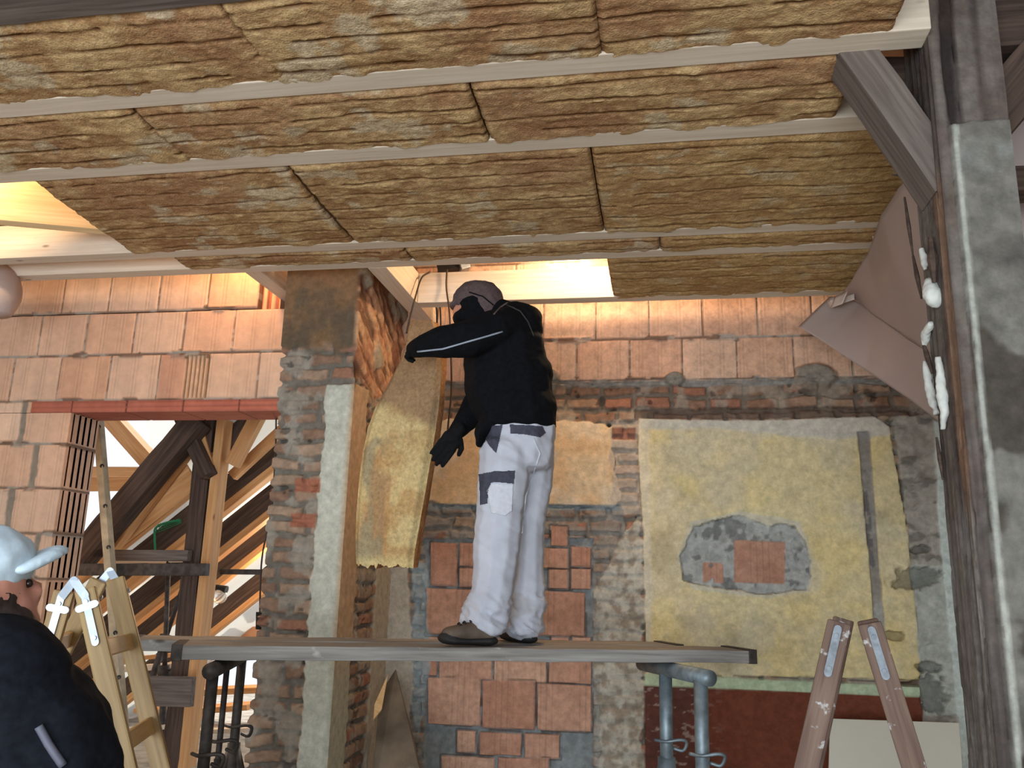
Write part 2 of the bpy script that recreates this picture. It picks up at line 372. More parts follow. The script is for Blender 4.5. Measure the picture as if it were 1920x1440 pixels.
def back_fn(u, v, P):
    x, z = P[..., 0], P[..., 2]
    n = fbm(x*7, z*7, 0., 31, 5); nf = fbm(x*28, z*28, 0., 32, 4); nb = fbm(x*1.9, z*1.9, 0., 33, 4); rag = (fbm(x*16, z*16, 0., 34, 4)-.5)*.07
    H, C = rubble(x, z, P, 11)
    # ---- upper courses of new grooved blocks
    zt = [zW(1280, 714), zW(1280, 636), zW(1280, 560), zW(1280, 560)+.25, zW(1280, 560)+.5, 4.3]
    J = [[xW(q, 675) for q in (780, 880, 981, 1082, 1181, 1279, 1381, 1487, 1596, 1700, 1810)],
         [xW(q, 600) for q in (725, 822, 921, 1020, 1118, 1217, 1317, 1420, 1521, 1625, 1740)],
         [xW(q, 530) for q in (690, 780, 874, 968, 1062, 1156, 1260, 1360, 1460)],
         [xW(q, 500) for q in (740, 840, 935, 1030, 1125, 1230, 1330)], [xW(q, 500) for q in (690, 790, 890, 980)]]
    Hb, Cb, db = blocks(x, z, J, zt, 5)
    k = sm(-.004, .004, z-zt[0]+rag*.15); H = H*(1-k)+(Hb+.02)*k; C = mix(C, Cb, k)
    band = sm(.024, .012, np.abs(z-zt[0]+.018+rag*.4)); C = mix(C, MORT*(.65+.7*nf)[..., None], band); H = H+band*.012
    for c0, rx, rz in ((PW([(1527, 706)])[0], .105, .075), (PW([(1262, 712)])[0], .055, .04), (PW([(1035, 716)])[0], .06, .07)):
        b = sm(1.15, .8, np.hypot((x-c0[0])/rx, (z-c0[1])/rz)+(n-.5)*.9)
        C = mix(C, lin(136, 128, 116)*(.8+.4*nf)[..., None], b); H = H+b*(.03+.012*n)
    def region(poly, amp=1., soft=.004):
        return sm(soft, -soft, sdpoly(x, z, PW(poly))+rag*amp)
    # brick row band just over the plaster, redder
    rb = region([(1040, 728), (1640, 722), (1760, 770), (1040, 782)], .2); C = mix(C, C*np.array([1.04, .90, .82]), rb*.7)
    rs = region([(1190, 768), (1680, 762), (1740, 780), (1190, 788)], .35); C = mix(C, lin(98, 80, 68)*(.6+.8*nf)[..., None], rs*.8); H = H-.012*rs
    # ---- plaster bay behind the standing figure
    k = region([(760, 795), (900, 785), (1120, 792), (1150, 800), (1150, 850), (1165, 930), (1150, 952), (1000, 948), (850, 950), (770, 930)], .5)
    pc = mix(lin(206, 176, 138), lin(204, 186, 160), sm(.42, .62, n+.25*(nb-.5)))
    pale = region([(1065, 855), (1140, 855), (1140, 925), (1065, 930)], .25, .03); pc = mix(pc, lin(200, 186, 160), pale*.5)
    C = mix(C, pc*(.88+.24*nf)[..., None], k); H = H*(1-k)+k*(.020+.004*n)
    k = region([(1140, 790), (1200, 790), (1200, 960), (1150, 965)], .6); C = mix(C, mix(lin(166, 148, 130), lin(186, 176, 164), nf), k*.75)
    k = region([(1147, 802), (1192, 803), (1192, 826), (1148, 825)], .1); C = mix(C, lin(136, 96, 80)*(.8+.4*nf)[..., None], k)
    for hx, hy, r in ((1142, 798, .012), (1473, 908, .006), (1467, 964, .008), (1390, 842, .006)):
        q = PW([(hx, hy)])[0]; k = sm(1.3, .7, np.hypot(x-q[0], z-q[1])/r+(n-.5)); C = C*(1-.85*k)[..., None]; H = H-.02*k
    # ---- bricked-up doorway: grooved blocks and half blocks in grey mortar
    inf = region([(790, 955), (1165, 950), (1200, 1120), (1180, 1460), (770, 1460), (770, 1100)], .45)
    k = inf*sm(.34, .50, nf*.5+n*.5); C = mix(C, mix(lin(120, 112, 104), lin(150, 146, 140), nf), k*.8); H = H+k*.008*nf
    lintel = region([(800, 945), (1165, 947), (1165, 958), (800, 957)], .08); C = mix(C, MORTB*.8, lintel)
    bay = region([(796, 1010), (1112, 1010), (1112, 1460), (796, 1460)], .06); C = mix(C, MORTB*(.55+.5*nf)[..., None], bay*.9); H = H*(1-bay)+bay*(.004+.008*(n-.4))
    T = [(808, 1017, 858, 1098), (862, 1018, 900, 1062), (862, 1064, 900, 1100), (960, 990, 1000, 1024), (1033, 986, 1065, 1024), (1011, 1027, 1066, 1065), (1071, 1025, 1109, 1063), (1029, 1067, 1066, 1103), (1071, 1066, 1108, 1104), (960, 1027, 1004, 1103),
         (800, 1102, 895, 1188), (899, 1104, 993, 1190), (997, 1107, 1097, 1191), (795, 1193, 880, 1222), (884, 1194, 1030, 1226), (1034, 1194, 1068, 1228), (1073, 1194, 1108, 1228),
         (792, 1230, 821, 1266), (824, 1231, 924, 1271), (927, 1232, 1026, 1277), (1029, 1234, 1110, 1280),
         (803, 1269, 902, 1357), (905, 1274, 1004, 1364), (1008, 1281, 1110, 1368),
         (858, 1368, 893, 1409), (900, 1371, 978, 1414), (984, 1374, 1050, 1420), (828, 1416, 929, 1500), (934, 1418, 1030, 1500)]
    fz = np.abs(((x/.0165) % 1)-.5)*2; gr = sm(.82, .97, fz)
    def tile(q, seed, red=.5, frame=True):
        x0, y0, x1, y1 = q
        Pq = PW([(x0, y0), (x1, y0+(x1-x0)*.04), (x1, y1+(x1-x0)*.04), (x0, y1)])
        d = sdpoly(x, z, Pq)+(nf-.5)*.004; k = sm(.002, -.004, d)
        h = ((seed*37) % 11)/11
        tc = mix(lin(176, 128, 106), lin(204, 166, 142), np.clip(h*(1-red)+.5*(n-.3), 0, 1))*(.9+.2*nf)[..., None]
        return k, tc*(1-.18*gr)[..., None], .020-.003*gr
    for i, q in enumerate(T):
        k, tc, h = tile(q, i, .7 if q[1] < 1120 else .2)
        C = mix(C, tc, k); H = H*(1-k)+k*h
        gap = sm(.0065, .002, np.abs(sdpoly(x, z, PW([(q[0], q[1]), (q[2], q[1]+3), (q[2], q[3]+3), (q[0], q[3])]))-.006))*(1-k)
        C = mix(C, lin(74, 56, 48), gap*.7*sm(.40, .5, n)); 
    lm = region([(1113, 1100), (1140, 1100), (1150, 1440), (1113, 1440)], .4); C = mix(C, lin(160, 156, 148)*(.7+.6*nf)[..., None], lm*.6)
    bm_ = region([(770, 1040), (802, 1060), (806, 1260), (786, 1380), (764, 1300), (775, 1150)], .5); C = mix(C, lin(148, 158, 160)*(.75+.5*nf)[..., None], bm_*.9); H = H+bm_*.006
    # ---- light plaster left of the door, next to the pillar
    k = region([(700, 1060), (765, 1060), (778, 1240), (775, 1300), (760, 1440), (690, 1440)], .4); C = mix(C, lin(178, 170, 156)*(.86+.28*nf)[..., None], k); H = H*(1-k)+k*.02
    # ---- rough plaster, right of the filled door
    k = region([(1118, 1100), (1165, 1010), (1202, 950), (1208, 1100), (1206, 1460), (1120, 1460)], 1.3); pc = mix(lin(146, 134, 118), lin(186, 180, 166), sm(.4, .6, nf*.6+n*.4)); C = mix(C, pc, k*.85); H = H*(1-k*.6)+k*(.008+.02*n*.6)
    # ---- yellow painted plaster
    yel = region([(1198, 786), (1420, 790), (1640, 782), (1665, 800), (1700, 1000), (1722, 1200), (1726, 1275), (1500, 1268), (1212, 1268), (1206, 1000), (1196, 850)], .16)
    yc = mix(lin(216, 196, 142), lin(210, 194, 150), sm(.40, .60, n*.6+nb*.5-.05))
    yc = mix(yc, lin(196, 186, 166), sm(.56, .68, fbm(x*3.1, z*3.1, 2., 41, 5))*.45)
    yc = mix(yc, lin(150, 136, 100), sm(.60, .74, fbm(x*4.3+3, z*4.3, 6., 43, 5))*.4)
    top = region([(1190, 784), (1700, 776), (1700, 812), (1560, 826), (1350, 806), (1190, 806)], .5, .012); yc = mix(yc, lin(196, 190, 178), top*.85)
    edge = region([(1190, 800), (1216, 800), (1222, 1100), (1220, 1270), (1196, 1270)], .35, .01); yc = mix(yc, lin(206, 198, 180), edge*.6)
    C = mix(C, yc*(.92+.16*nf)[..., None], yel); H = H*(1-yel)+yel*(.026+.002*n)
    # rough grey plaster strip at the right end
    k = region([(1672, 782), (1765, 776), (1800, 1000), (1850, 1460), (1730, 1460), (1722, 1200), (1700, 1000)], .25)
    wv = fbm(x*10, z*24+3*n, 0., 45, 4); pc = mix(lin(146, 138, 126), lin(178, 172, 160), nf); pc = pc*(1-.42*sm(.55, .70, wv))[..., None]
    C = mix(C, pc, k); H = H*(1-k)+k*(.016+.035*(wv-.4)*sm(.3, .5, n))
    k = region([(1706, 1060), (1800, 1060), (1830, 1340), (1735, 1340), (1722, 1250)], .3); C = mix(C, mix(lin(168, 172, 160), lin(190, 192, 182), nf), k*.8)
    for ell in ((1733, 1080, .10, .045), (1762, 1300, .10, .07), (1727, 1030, .06, .02), (1680, 1192, .035, .014), (1745, 1250, .05, .02)):
        q = PW([ell[:2]])[0]; k = sm(1.2, .7, np.hypot((x-q[0])/ell[2], (z-q[1])/ell[3])+(n-.5)*3.2+(nf-.5)*1.6); C = C*(1-.50*k)[..., None]; H = H-.03*k
    # white corner strip
    k = region([(1748, 790), (1800, 790), (1830, 1000), (1850, 1340), (1860, 1460), (1802, 1460), (1780, 1220), (1758, 1000)], .15); C = mix(C, lin(200, 208, 200)*(.9+.2*nf)[..., None], k); H = H+k*.012
    # ---- chase for a pipe
    k = region([(1606, 810), (1628, 810), (1646, 1050), (1664, 1262), (1644, 1262), (1628, 1050)], .1); C = mix(C, mix(lin(116, 110, 108), lin(150, 144, 138), n), k*.9); H = H-.016*k
    k2 = region([(1612, 880), (1622, 880), (1640, 1060), (1632, 1070), (1616, 950)], .25); C = mix(C, lin(86, 82, 84), k2*.7*sm(.4, .5, nf))
    k = region([(1638, 1130), (1654, 1130), (1662, 1262), (1700, 1265), (1648, 1270)], .3); C = mix(C, lin(176, 176, 170), k*.5)
    # ---- broken patch with two grooved blocks
    hole = [(1275, 1042), (1300, 985), (1340, 975), (1390, 968), (1430, 982), (1490, 985), (1512, 1030), (1518, 1080), (1508, 1105), (1430, 1116), (1370, 1106), (1310, 1098), (1282, 1085)]
    rim = region([(1268, 1050), (1295, 978), (1390, 960), (1500, 978), (1522, 1050), (1515, 1108), (1440, 1122), (1300, 1106)], .3); C = mix(C, lin(196, 190, 172)*(.85+.3*nf)[..., None], rim*.8)
    k = region(hole, .5); hc = mix(lin(146, 146, 142), lin(182, 182, 176), nf)*(1-.45*sm(.58, .66, fbm(x*17, z*17, 0., 51, 3)))[..., None]
    C = mix(C, hc, k); H = H*(1-k)+k*(-.018+.03*n*nf*2)
    for i, q in enumerate(((1376, 1012, 1472, 1092), (1318, 1054, 1357, 1092))):
        k, tc, h = tile(q, i+3, .9); k = k*sm(-.001, .003, .02-(nf-.35)*.06*(i == 1)+.0); C = mix(C, tc*.95, k); H = H*(1-k)+k*(-.004)
    # ---- green line and dark red dado
    red = region([(1208, 1283), (1722, 1304), (1728, 1330), (1722, 1460), (1210, 1460)], .13)
    rc = mix(lin(112, 60, 42), lin(92, 56, 48), sm(.4, .6, nb)); scr = sm(.66, .72, fbm(x*22, z*60, 0., 61, 3))*sm(.2, -.05, x-xW(1300, 1350)); rc = mix(rc, lin(170, 150, 140), scr*.6)
    C = mix(C, rc*(.9+.2*nf)[..., None], red); H = H*(1-red)+red*.027
    gl = region([(1208, 1262), (1722, 1286), (1724, 1306), (1208, 1284)], .05); C = mix(C, lin(178, 192, 160)*(.9+.2*nf)[..., None], gl); H = H*(1-gl)+gl*.028
    for i in range(7):
        q0 = 1230+i*72; d = region([(q0, 1259+i*2.9), (q0+50, 1261.5+i*2.9), (q0+50, 1264+i*2.9), (q0, 1261.5+i*2.9)], .03, .002); C = C*(1-.6*d)[..., None]
    return H, C
g = Geo(); relief(g, (-1.62, YB, .45), (1, 0, 0), (0, 0, 1), 4.12, 3.45, .0065, back_fn, .3)
o = g.build('wall_back', M_WALL); tag(o, 'masonry back wall with yellow plaster, bricked-up doorway and new clay blocks on top', 'wall', kind='structure')

# ---- block wall with the doorway
XD = -3.34; ZLIN0 = 2.545; ZLIN1 = 2.612
ZR = [.6, .858, 1.108, 1.358, 1.612, 1.858, 2.111, 2.363, 2.612, 2.882, 3.14, 3.395]
def lx(x, y): return at(x, y, Y=YL)[0]
LJ = {8: [lx(q, 710) for q in (-70, 24, 112, 205, 297, 348, 389, 484)], 9: [lx(q, 630) for q in (-100, -15, 76, 162, 252, 345, 438, 534)], 10: [lx(q, 560) for q in (30, 120, 206, 299, 391, 485)],
      7: [lx(45, 795), lx(-40, 795)], 6: [lx(68, 870), lx(-20, 870)], 5: [lx(20, 955), lx(-70, 955)], 4: [lx(66, 1040), lx(-20, 1040)], 3: [lx(20, 1130)], 2: [lx(60, 1200)], 1: [lx(20, 1300)], 0: [lx(50, 1400)]}
def left_fn(u, v, P):
    x, z = P[..., 0]-P[..., 1]+YL, P[..., 2]; z = z+.006*(x+2.8)*0
    H, C, d = blocks(x, z, [LJ[i] for i in range(11)], ZR, 21)
    n = fbm(x*9, z*9, 0., 22, 4); nf = fbm(x*30, z*30, 0., 23, 3)
    # thick mortar filled upright joints beside the doorway
    for r in range(8):
        for j in LJ[r][:1]:
            k = sm(.024, .014, np.abs(x-j+.02*(n-.5)*2))*(z > ZR[r]) * (z < ZR[r+1]); C = mix(C, lin(138, 126, 112)*(.75+.5*nf)[..., None], k); H = H*(1-k)+k*.002
    for i, (q0, q1) in enumerate(((300, 345),)):
        k = ((x > lx(q0, 710)) & (x < lx(q1, 710)) & (z > ZR[8]) & (z < ZR[9])).astype(float); C = mix(C, C*np.array([.86, .72, .68]), k)
    k = ((x > lx(348, 710)) & (x < lx(392, 710)) & (z > ZR[8]+.01) & (z < ZR[9]-.01)).astype(float)
    rb = sm(.5, .75, np.abs(((x/.026) % 1)-.5)*2); H = H-k*.012*rb; C = mix(C, lin(164, 132, 92)*(.7+.5*n)[..., None], k*rb); 
    return H, C
g = Geo()
relief(g, (-4.3, YL, ZLIN1), (1, 0, 0), (0, 0, 1), 4.3-1.97, 3.395-ZLIN1-.005-.255, .0065, left_fn, .25)
relief(g, (-4.3, YL, ZR[10]), (1, 0, 0), (0, 0, 1), 4.3+lx(485, 560), .25, .0065, left_fn, .25)
# last block of the top course shows its ribbed end
def rib_fn(u, v, P):
    s = u+v*0; rb = sm(.45, .7, np.abs(((s/.05) % 1)-.5)*2); n = fbm(P[..., 0]*9, P[..., 2]*9, P[..., 1]*9, 25, 4)
    zj = np.minimum(np.abs((P[..., 2]-ZR[7]) % .2515), .2515-np.abs((P[..., 2]-ZR[7]) % .2515)); j = sm(.009, .003, zj+.004*(n-.5))
    C = mix(mix(lin(212, 164, 128), lin(196, 140, 106), n), lin(150, 86, 62), rb); C = mix(C, lin(112, 82, 66), j)
    return -.016*rb-.008*j, C
x485 = lx(485, 560)
relief(g, (x485, YL+.03, ZR[10]), (1, 0, 0), (0, 0, 1), .12, .25, .006, rib_fn, .2)
# jamb: front face then ribbed reveal
relief(g, (-4.3, YL, .6), (1, 0, 0), (0, 0, 1), 4.3+XD, ZLIN1-.6-.07, .0065, left_fn, .25)
relief(g, (XD, YL, .6), (0, 1, 0), (0, 0, 1), .25, ZLIN0-.6, .006, rib_fn, .06)
relief(g, (-4.3, YL, ZLIN0), (1, 0, 0), (0, 0, 1), 4.3+lx(60, 765), ZLIN1-ZLIN0, .008, left_fn, .25)
o = g.build('wall_left', M_BLOCK); tag(o, 'pale orange clay block wall over and beside the doorway', 'wall', kind='structure')
# lintel of red clay shells
def lint_fn(u, v, P):
    x = P[..., 0]; n = fbm(x*8, P[..., 1]*8, P[..., 2]*8, 26, 4); Jn = [lx(q, 765) for q in (135, 237, 343, 448)]
    d = np.min([np.abs(x-j) for j in Jn], 0); j = sm(.006, .002, d)
    C = mix(lin(190, 116, 94), lin(160, 88, 72), n); C = mix(C, lin(90, 50, 42), j); rb = sm(.6, .8, np.abs((((P[..., 2]+P[..., 1])/.03) % 1)-.5)*2)
    return -.003*rb-.004*j, C*(1-.15*rb)[..., None]
g = Geo(); relief(g, (lx(60, 765), YL-.004, ZLIN0), (1, 0, 0), (0, 0, 1), -1.985-lx(60, 765), ZLIN1-ZLIN0, .006, lint_fn, .01)
relief(g, (lx(60, 765), YL+.25, ZLIN0), (1, 0, 0), (0, -1, 0), -1.985-lx(60, 765), .25, .008, lint_fn, .06)
o = g.build('clay_lintel', M_BLOCK); tag(o, 'long dark red clay shell lintel spanning the top of the doorway', 'lintel')

# ---- rough brick pillar
PX0, PX1, PY0, PY1 = -1.965, -1.585, 4.1, 4.88
def pillar_fn(u, z, P, sg):
    x, y = P[..., 0], P[..., 1]; front = sg == 0; side = sg == 1; s = np.where(front, x, x*0+PX1)+np.where(side, y-PY0, 0)
    H, C = rubble(s, z, P, 71)
    n = fbm(x*8, y*8, z*8, 72, 5); nf = fbm(x*30, y*30, z*30, 73, 3); rag = (fbm(x*15, y*15, z*15, 74, 4)-.5)
    zt = at(600, 655, Y=PY0)[2]
    # smooth dark plaster on the front top
    k = front*sm(-.02, .02, z-zt+rag*.14); pc = mix(lin(126, 98, 70), lin(92, 80, 66), sm(.3, .7, n+.35*(zt+.16-z)*2))
    C = mix(C, pc*(.88+.24*nf)[..., None], k); H = H*(1-k)+k*(.022+.002*n)
    # crumbling brick on the side top
    zs = at(700, 745, X=PX1)[2]
    k = side*sm(-.03, .03, z-zs+rag*.3); cr = fbm(y*7, z*17+y*9, 1., 75, 5)
    bc = mix(lin(162, 116, 90), lin(190, 154, 122), sm(.4, .6, nf*.5+n*.5)); bc = mix(bc, lin(96, 70, 56), sm(.50, .40, cr)*.8)
    mo = sm(.60, .66, fbm(y*4.5, z*4.5, 5., 76, 4)+.10*(y-4.5)); bc = mix(bc, lin(150, 140, 122), mo)
    C = mix(C, bc, k); H = H*(1-k)+k*(.05*(cr-.35)+.012*n+.012*mo)
    # plaster on the arris: pale strip on the front, beige on the side
    zp = at(640, 722, Y=PY0)[2]
    xe = PX1-.125; k = front*sm(.012, -.004, (xe-x)+rag*.05)*sm(.008, -.008, (z-zp)+rag*.02)
    pc = mix(lin(176, 176, 160), lin(200, 200, 186), n); C = mix(C, pc*(.9+.2*nf)[..., None], k); H = H*(1-k)+k*(.03+.002*n)
    edge = sm(.015, .0, np.abs(x-xe)+rag*.02)*k; C = mix(C, lin(190, 184, 170), edge*.4)
    k = side*sm(.02, -.01, (y-PY0-.20)+rag*.06)*sm(.008, -.008, (z-zs)+rag*.05); pc = mix(lin(184, 150, 118), lin(170, 152, 126), n); pc = mix(pc, lin(168, 166, 148), sm(1.5, 1.1, z))
    C = mix(C, pc*(.9+.2*nf)[..., None], k); H = H*(1-k)+k*(.022+.002*n)
    k = side*sm(-.01, .02, (y-PY0-.52)+rag*.08)*sm(.02, -.02, z-1.75+rag*.1); C = mix(C, lin(176, 166, 148)*(.88+.24*nf)[..., None], k); H = H*(1-k)+k*.02
    # single red bricks showing on the front
    for q in ((556, 898, 604, 924), (548, 962, 594, 990)):
        a = at(q[0], q[1], Y=PY0); b = at(q[2], q[3], Y=PY0); k = front*sm(.003, -.003, np.maximum(np.abs(x-(a[0]+b[0])/2)-(b[0]-a[0])/2, np.abs(z-(a[2]+b[2])/2)-(a[2]-b[2])/2)+rag*.02)
        C = mix(C, lin(156, 100, 78)*(.8+.4*nf)[..., None], k); H = H+k*.004
    return H, C
g = Geo(); wrap(g, [(PX0, PY0), (PX1, PY0), (PX1, PY1), (PX0, PY1)], 0.0, 4.3, .0075, pillar_fn, closed=True)
o = g.build('brick_pillar', M_WALL); tag(o, 'rough old brick pillar with a pale plaster strip down its corner', 'pillar')

# ---- right-hand post: old timber, plaster over its face
def post_fn(u, z, P, sg):
    x, y = P[..., 0], P[..., 1]; fr = sg == 1; sd = sg == 0
    n = fbm(x*6, y*6, z*6, 81, 5); nf = fbm(x*34, y*34, z*34, 82, 3)
    gr = fbm(u*46, z*1.6, 0., 83, 5); gr2 = fbm(u*110, z*3, 0., 84, 3); rag = fbm(x*14, y*14, z*14, 85, 4)-.5
    C = mix(lin(66, 58, 55), lin(108, 100, 93), sm(.3, .7, gr)); C = mix(C, lin(86, 68, 60), sm(.5, .7, n)*.5)
    H = .006*(gr-.5)+.002*(gr2-.5)
    crack = sm(.36, .30, gr)*sm(.4, .5, n); H = H-.010*crack; C = C*(1-.5*crack)[..., None]
    zp = 2.92                       # plaster starts here
    k = fr*sm(-.004, .006, (zp-z)+rag*.02)*sm(-.004, .006, u-.247+rag*.012-.003)
    big = fbm(x*3.2, y*3, z*3.2, 86, 5)
    pc = mix(lin(92, 88, 82), lin(112, 108, 101), sm(.4, .6, n)); pc = mix(pc, lin(62, 54, 46), sm(.50, .55, big)*.85); pc = mix(pc, lin(132, 134, 128), sm(.62, .68, fbm(x*5, y*5, z*5, 87, 4))*.5)
    C = mix(C, pc*(.85+.3*nf)[..., None], k); H = H*(1-k)+k*(.016+.004*n-.004*sm(.52, .58, big))
    # pale edge of the plaster
    e = fr*sm(.010, .003, np.abs(u-.262+rag*.01))*sm(.0, .02, zp-z); C = mix(C, lin(176, 176, 166), e*.7)
    # small stains on the bare timber of the face
    w = fr*sm(.0, .02, z-zp)*sm(.66, .70, fbm(x*8, y*8, z*8, 88, 3)); C = mix(C, lin(150, 144, 136), w*.6)
    # splintered, rotten strip on the flank
    sp = sd*sm(.14, .16, u+rag*.05)*sm(2.85, 2.70, z); zz = fbm(u*60, z*2.2, 3., 89, 4)
    H = H+sp*(-.030*sm(.55, .35, zz)); C = mix(C, mix(lin(70, 46, 36), lin(142, 112, 90), zz), sp*sm(1.75, 2.0, z)*.9)
    C = mix(C, lin(142, 136, 128)*(.8+.4*nf)[..., None], sd*sm(2.0, 1.7, z)*.3)
    return H, C
PT = [(.757, 2.52), (.757, 2.3), (.943, 2.3), (.943, 2.52)]
g = Geo(); wrap(g, PT, 0., 4.2, .0055, post_fn, closed=True, lean=(0, 0))
o = g.build('timber_post', M_POST); tag(o, 'big weathered timber post with crumbling grey plaster on its face', 'post')

# ---- floor, roof over the loft, side and rear shell (a big opening stays behind the camera)
def plane_box(name, lo, hi, mat, **k):
    bm = bmesh.new(); bmesh.ops.create_cube(bm, size=1)
    for v in bm.verts: v.co = Vector([(lo[i]+hi[i])/2+v.co[i]*(hi[i]-lo[i]) for i in range(3)])
    me = bpy.data.meshes.new(name); bm.to_mesh(me); bm.free(); return tag(link_mesh(name, me, mat, None, False), **k)
M_FLOOR = m_plain('dusty_floor', lin(150, 140, 128), .9, 0, .3, 6, .4)
M_ROOF = m_plain('roof_boards', lin(110, 82, 60), .9, 0, .3, 5)
plane_box('floor', (-7, -4, -.12), (4, 13, 0), M_FLOOR, kind='structure', label='dusty grey building-site floor', cat='floor')
# loft shell added to keep the sky's light out: roof, sides and outer skin
plane_box('ceiling', (-4.6, .6, 4.62), (2.6, 5.3, 4.72), M_ROOF, kind='structure', label='dark boarded underside of the loft roof', cat='roof')
plane_box('wall_left_skyblock', (-4.7, .6, 3.2), (-4.6, 5.3, 4.62), M_ROOF, kind='structure')
plane_box('wall_right_skyblock', (2.5, .6, 3.2), (2.6, 5.2, 4.62), M_ROOF, kind='structure')
plane_box('wall_front_skyblock', (-4.7, .5, 3.42), (2.6, .6, 4.72), M_ROOF, kind='structure')
plane_box('wall_back_skyblock', (-4.6, 5.2, 3.35), (2.6, 5.3, 4.62), M_ROOF, kind='structure')
plane_box('wall_left_outer', (-4.7, .6, 0), (-4.6, 4.3, 3.2), m_plain('old_plaster', lin(160, 148, 130), .9, 0, .2, 3, .3), kind='structure')
plane_box('wall_right_outer', (2.5, -1, 0), (2.6, 5.3, 3.2), bpy.data.materials['old_plaster'], kind='structure')

# ================================================================== CEILING JOISTS
JS = [  # y near, y far, x0, x1, label
    (2.262, 2.355, -4.5, .757, 'new pale ceiling joist nearest the viewer, its right end meeting the timber post'),
    (2.715, 2.812, -4.5, 1.06, 'second new ceiling joist, ending behind the old knee brace'),
    (3.575, 3.66, -4.5, 1.15, 'third new ceiling joist, its bare side lit peach at the far left'),
    (3.815, 3.90, -4.5, 1.15, 'fourth new ceiling joist, passing just in front of the brick pillar'),
    (4.46, 4.55, -1.368, 1.05, 'far new ceiling joist by the back wall, brightly lit above the hooded worker')]
for y0, y1, x0, x1, lb in JS:
    o = beam('ceiling_joist', (x0, (y0+y1)/2, CEIL+.09), (x1, (y0+y1)/2, CEIL+.09), y1-y0, .18, M_NEW)
    tag(o, lb, 'joist', 'new ceiling joists')
o = beam('trimmer', (-1.42, 3.90, CEIL+.09), (-1.42, 4.89, CEIL+.09), .10, .18, M_NEW); tag(o, 'short new trimmer beam running back beside the brick pillar, holding the far joist', 'beam')
o = beam('trimmer', (-2.10, 3.90, CEIL+.09), (-2.10, 4.42, CEIL+.09), .09, .17, M_NEW); tag(o, 'short new timber running back left of the pillar onto the block wall', 'beam')
o = beam('tie_beam', (-4.5, 1.82, CEIL+.11), (-.62, 1.82, CEIL+.11), .14, .22, M_OLDG, rough=.01); tag(o, 'dark old beam crossing the top left corner, nearest the viewer', 'beam')
o = beam('loft_board', (-4.1, 2.9, 3.36), (-2.60, 3.45, 3.36), .04, .26, M_PEACH, up=(0, .35, 1)); tag(o, 'slanting bare board in the open loft gap at the far left', 'board')
o = beam('loft_board', (-4.3, 3.25, 3.62), (-2.7, 3.30, 3.60), .20, .03, M_PEACH, up=(0, .35, 1)); tag(o, 'flat yellowish board lying above the open gap at the far left', 'board')
# stamp on the end of the lit joist
def stamp_bm():
    bm = bmesh.new(); r = random.Random(3)
    for k in range(7):      # small illegible stamped letters, as rows of strokes
        zc = 3.245+k*.019
        for c in range(2):
            for s_ in range(3):
                xx = -1.335+c*.022+s_*.006; h = .005+r.random()*.006; a = r.random() > .5
                w = .010 if a else .0025; hh = .0025 if a else h*1.4
                v = [bm.verts.new(p) for p in ((xx, 4.4592, zc), (xx+w, 4.4592, zc), (xx+w, 4.4592, zc+hh), (xx, 4.4592, zc+hh))]
                f = bm.faces.new(v); e = bmesh.ops.extrude_face_region(bm, geom=[f]); bmesh.ops.translate(bm, verts=[q for q in e['geom'] if isinstance(q, bmesh.types.BMVert)], vec=(0, .0006, 0))
    return bm
jo = [x for x in COL.objects if x.get('label', '').startswith('far new ceiling')][0]
st = frombm('stamp', stamp_bm(), m_plain('ink', lin(120, 100, 84), .9)); st.parent = jo; st.matrix_parent_inverse = jo.matrix_local.inverted()

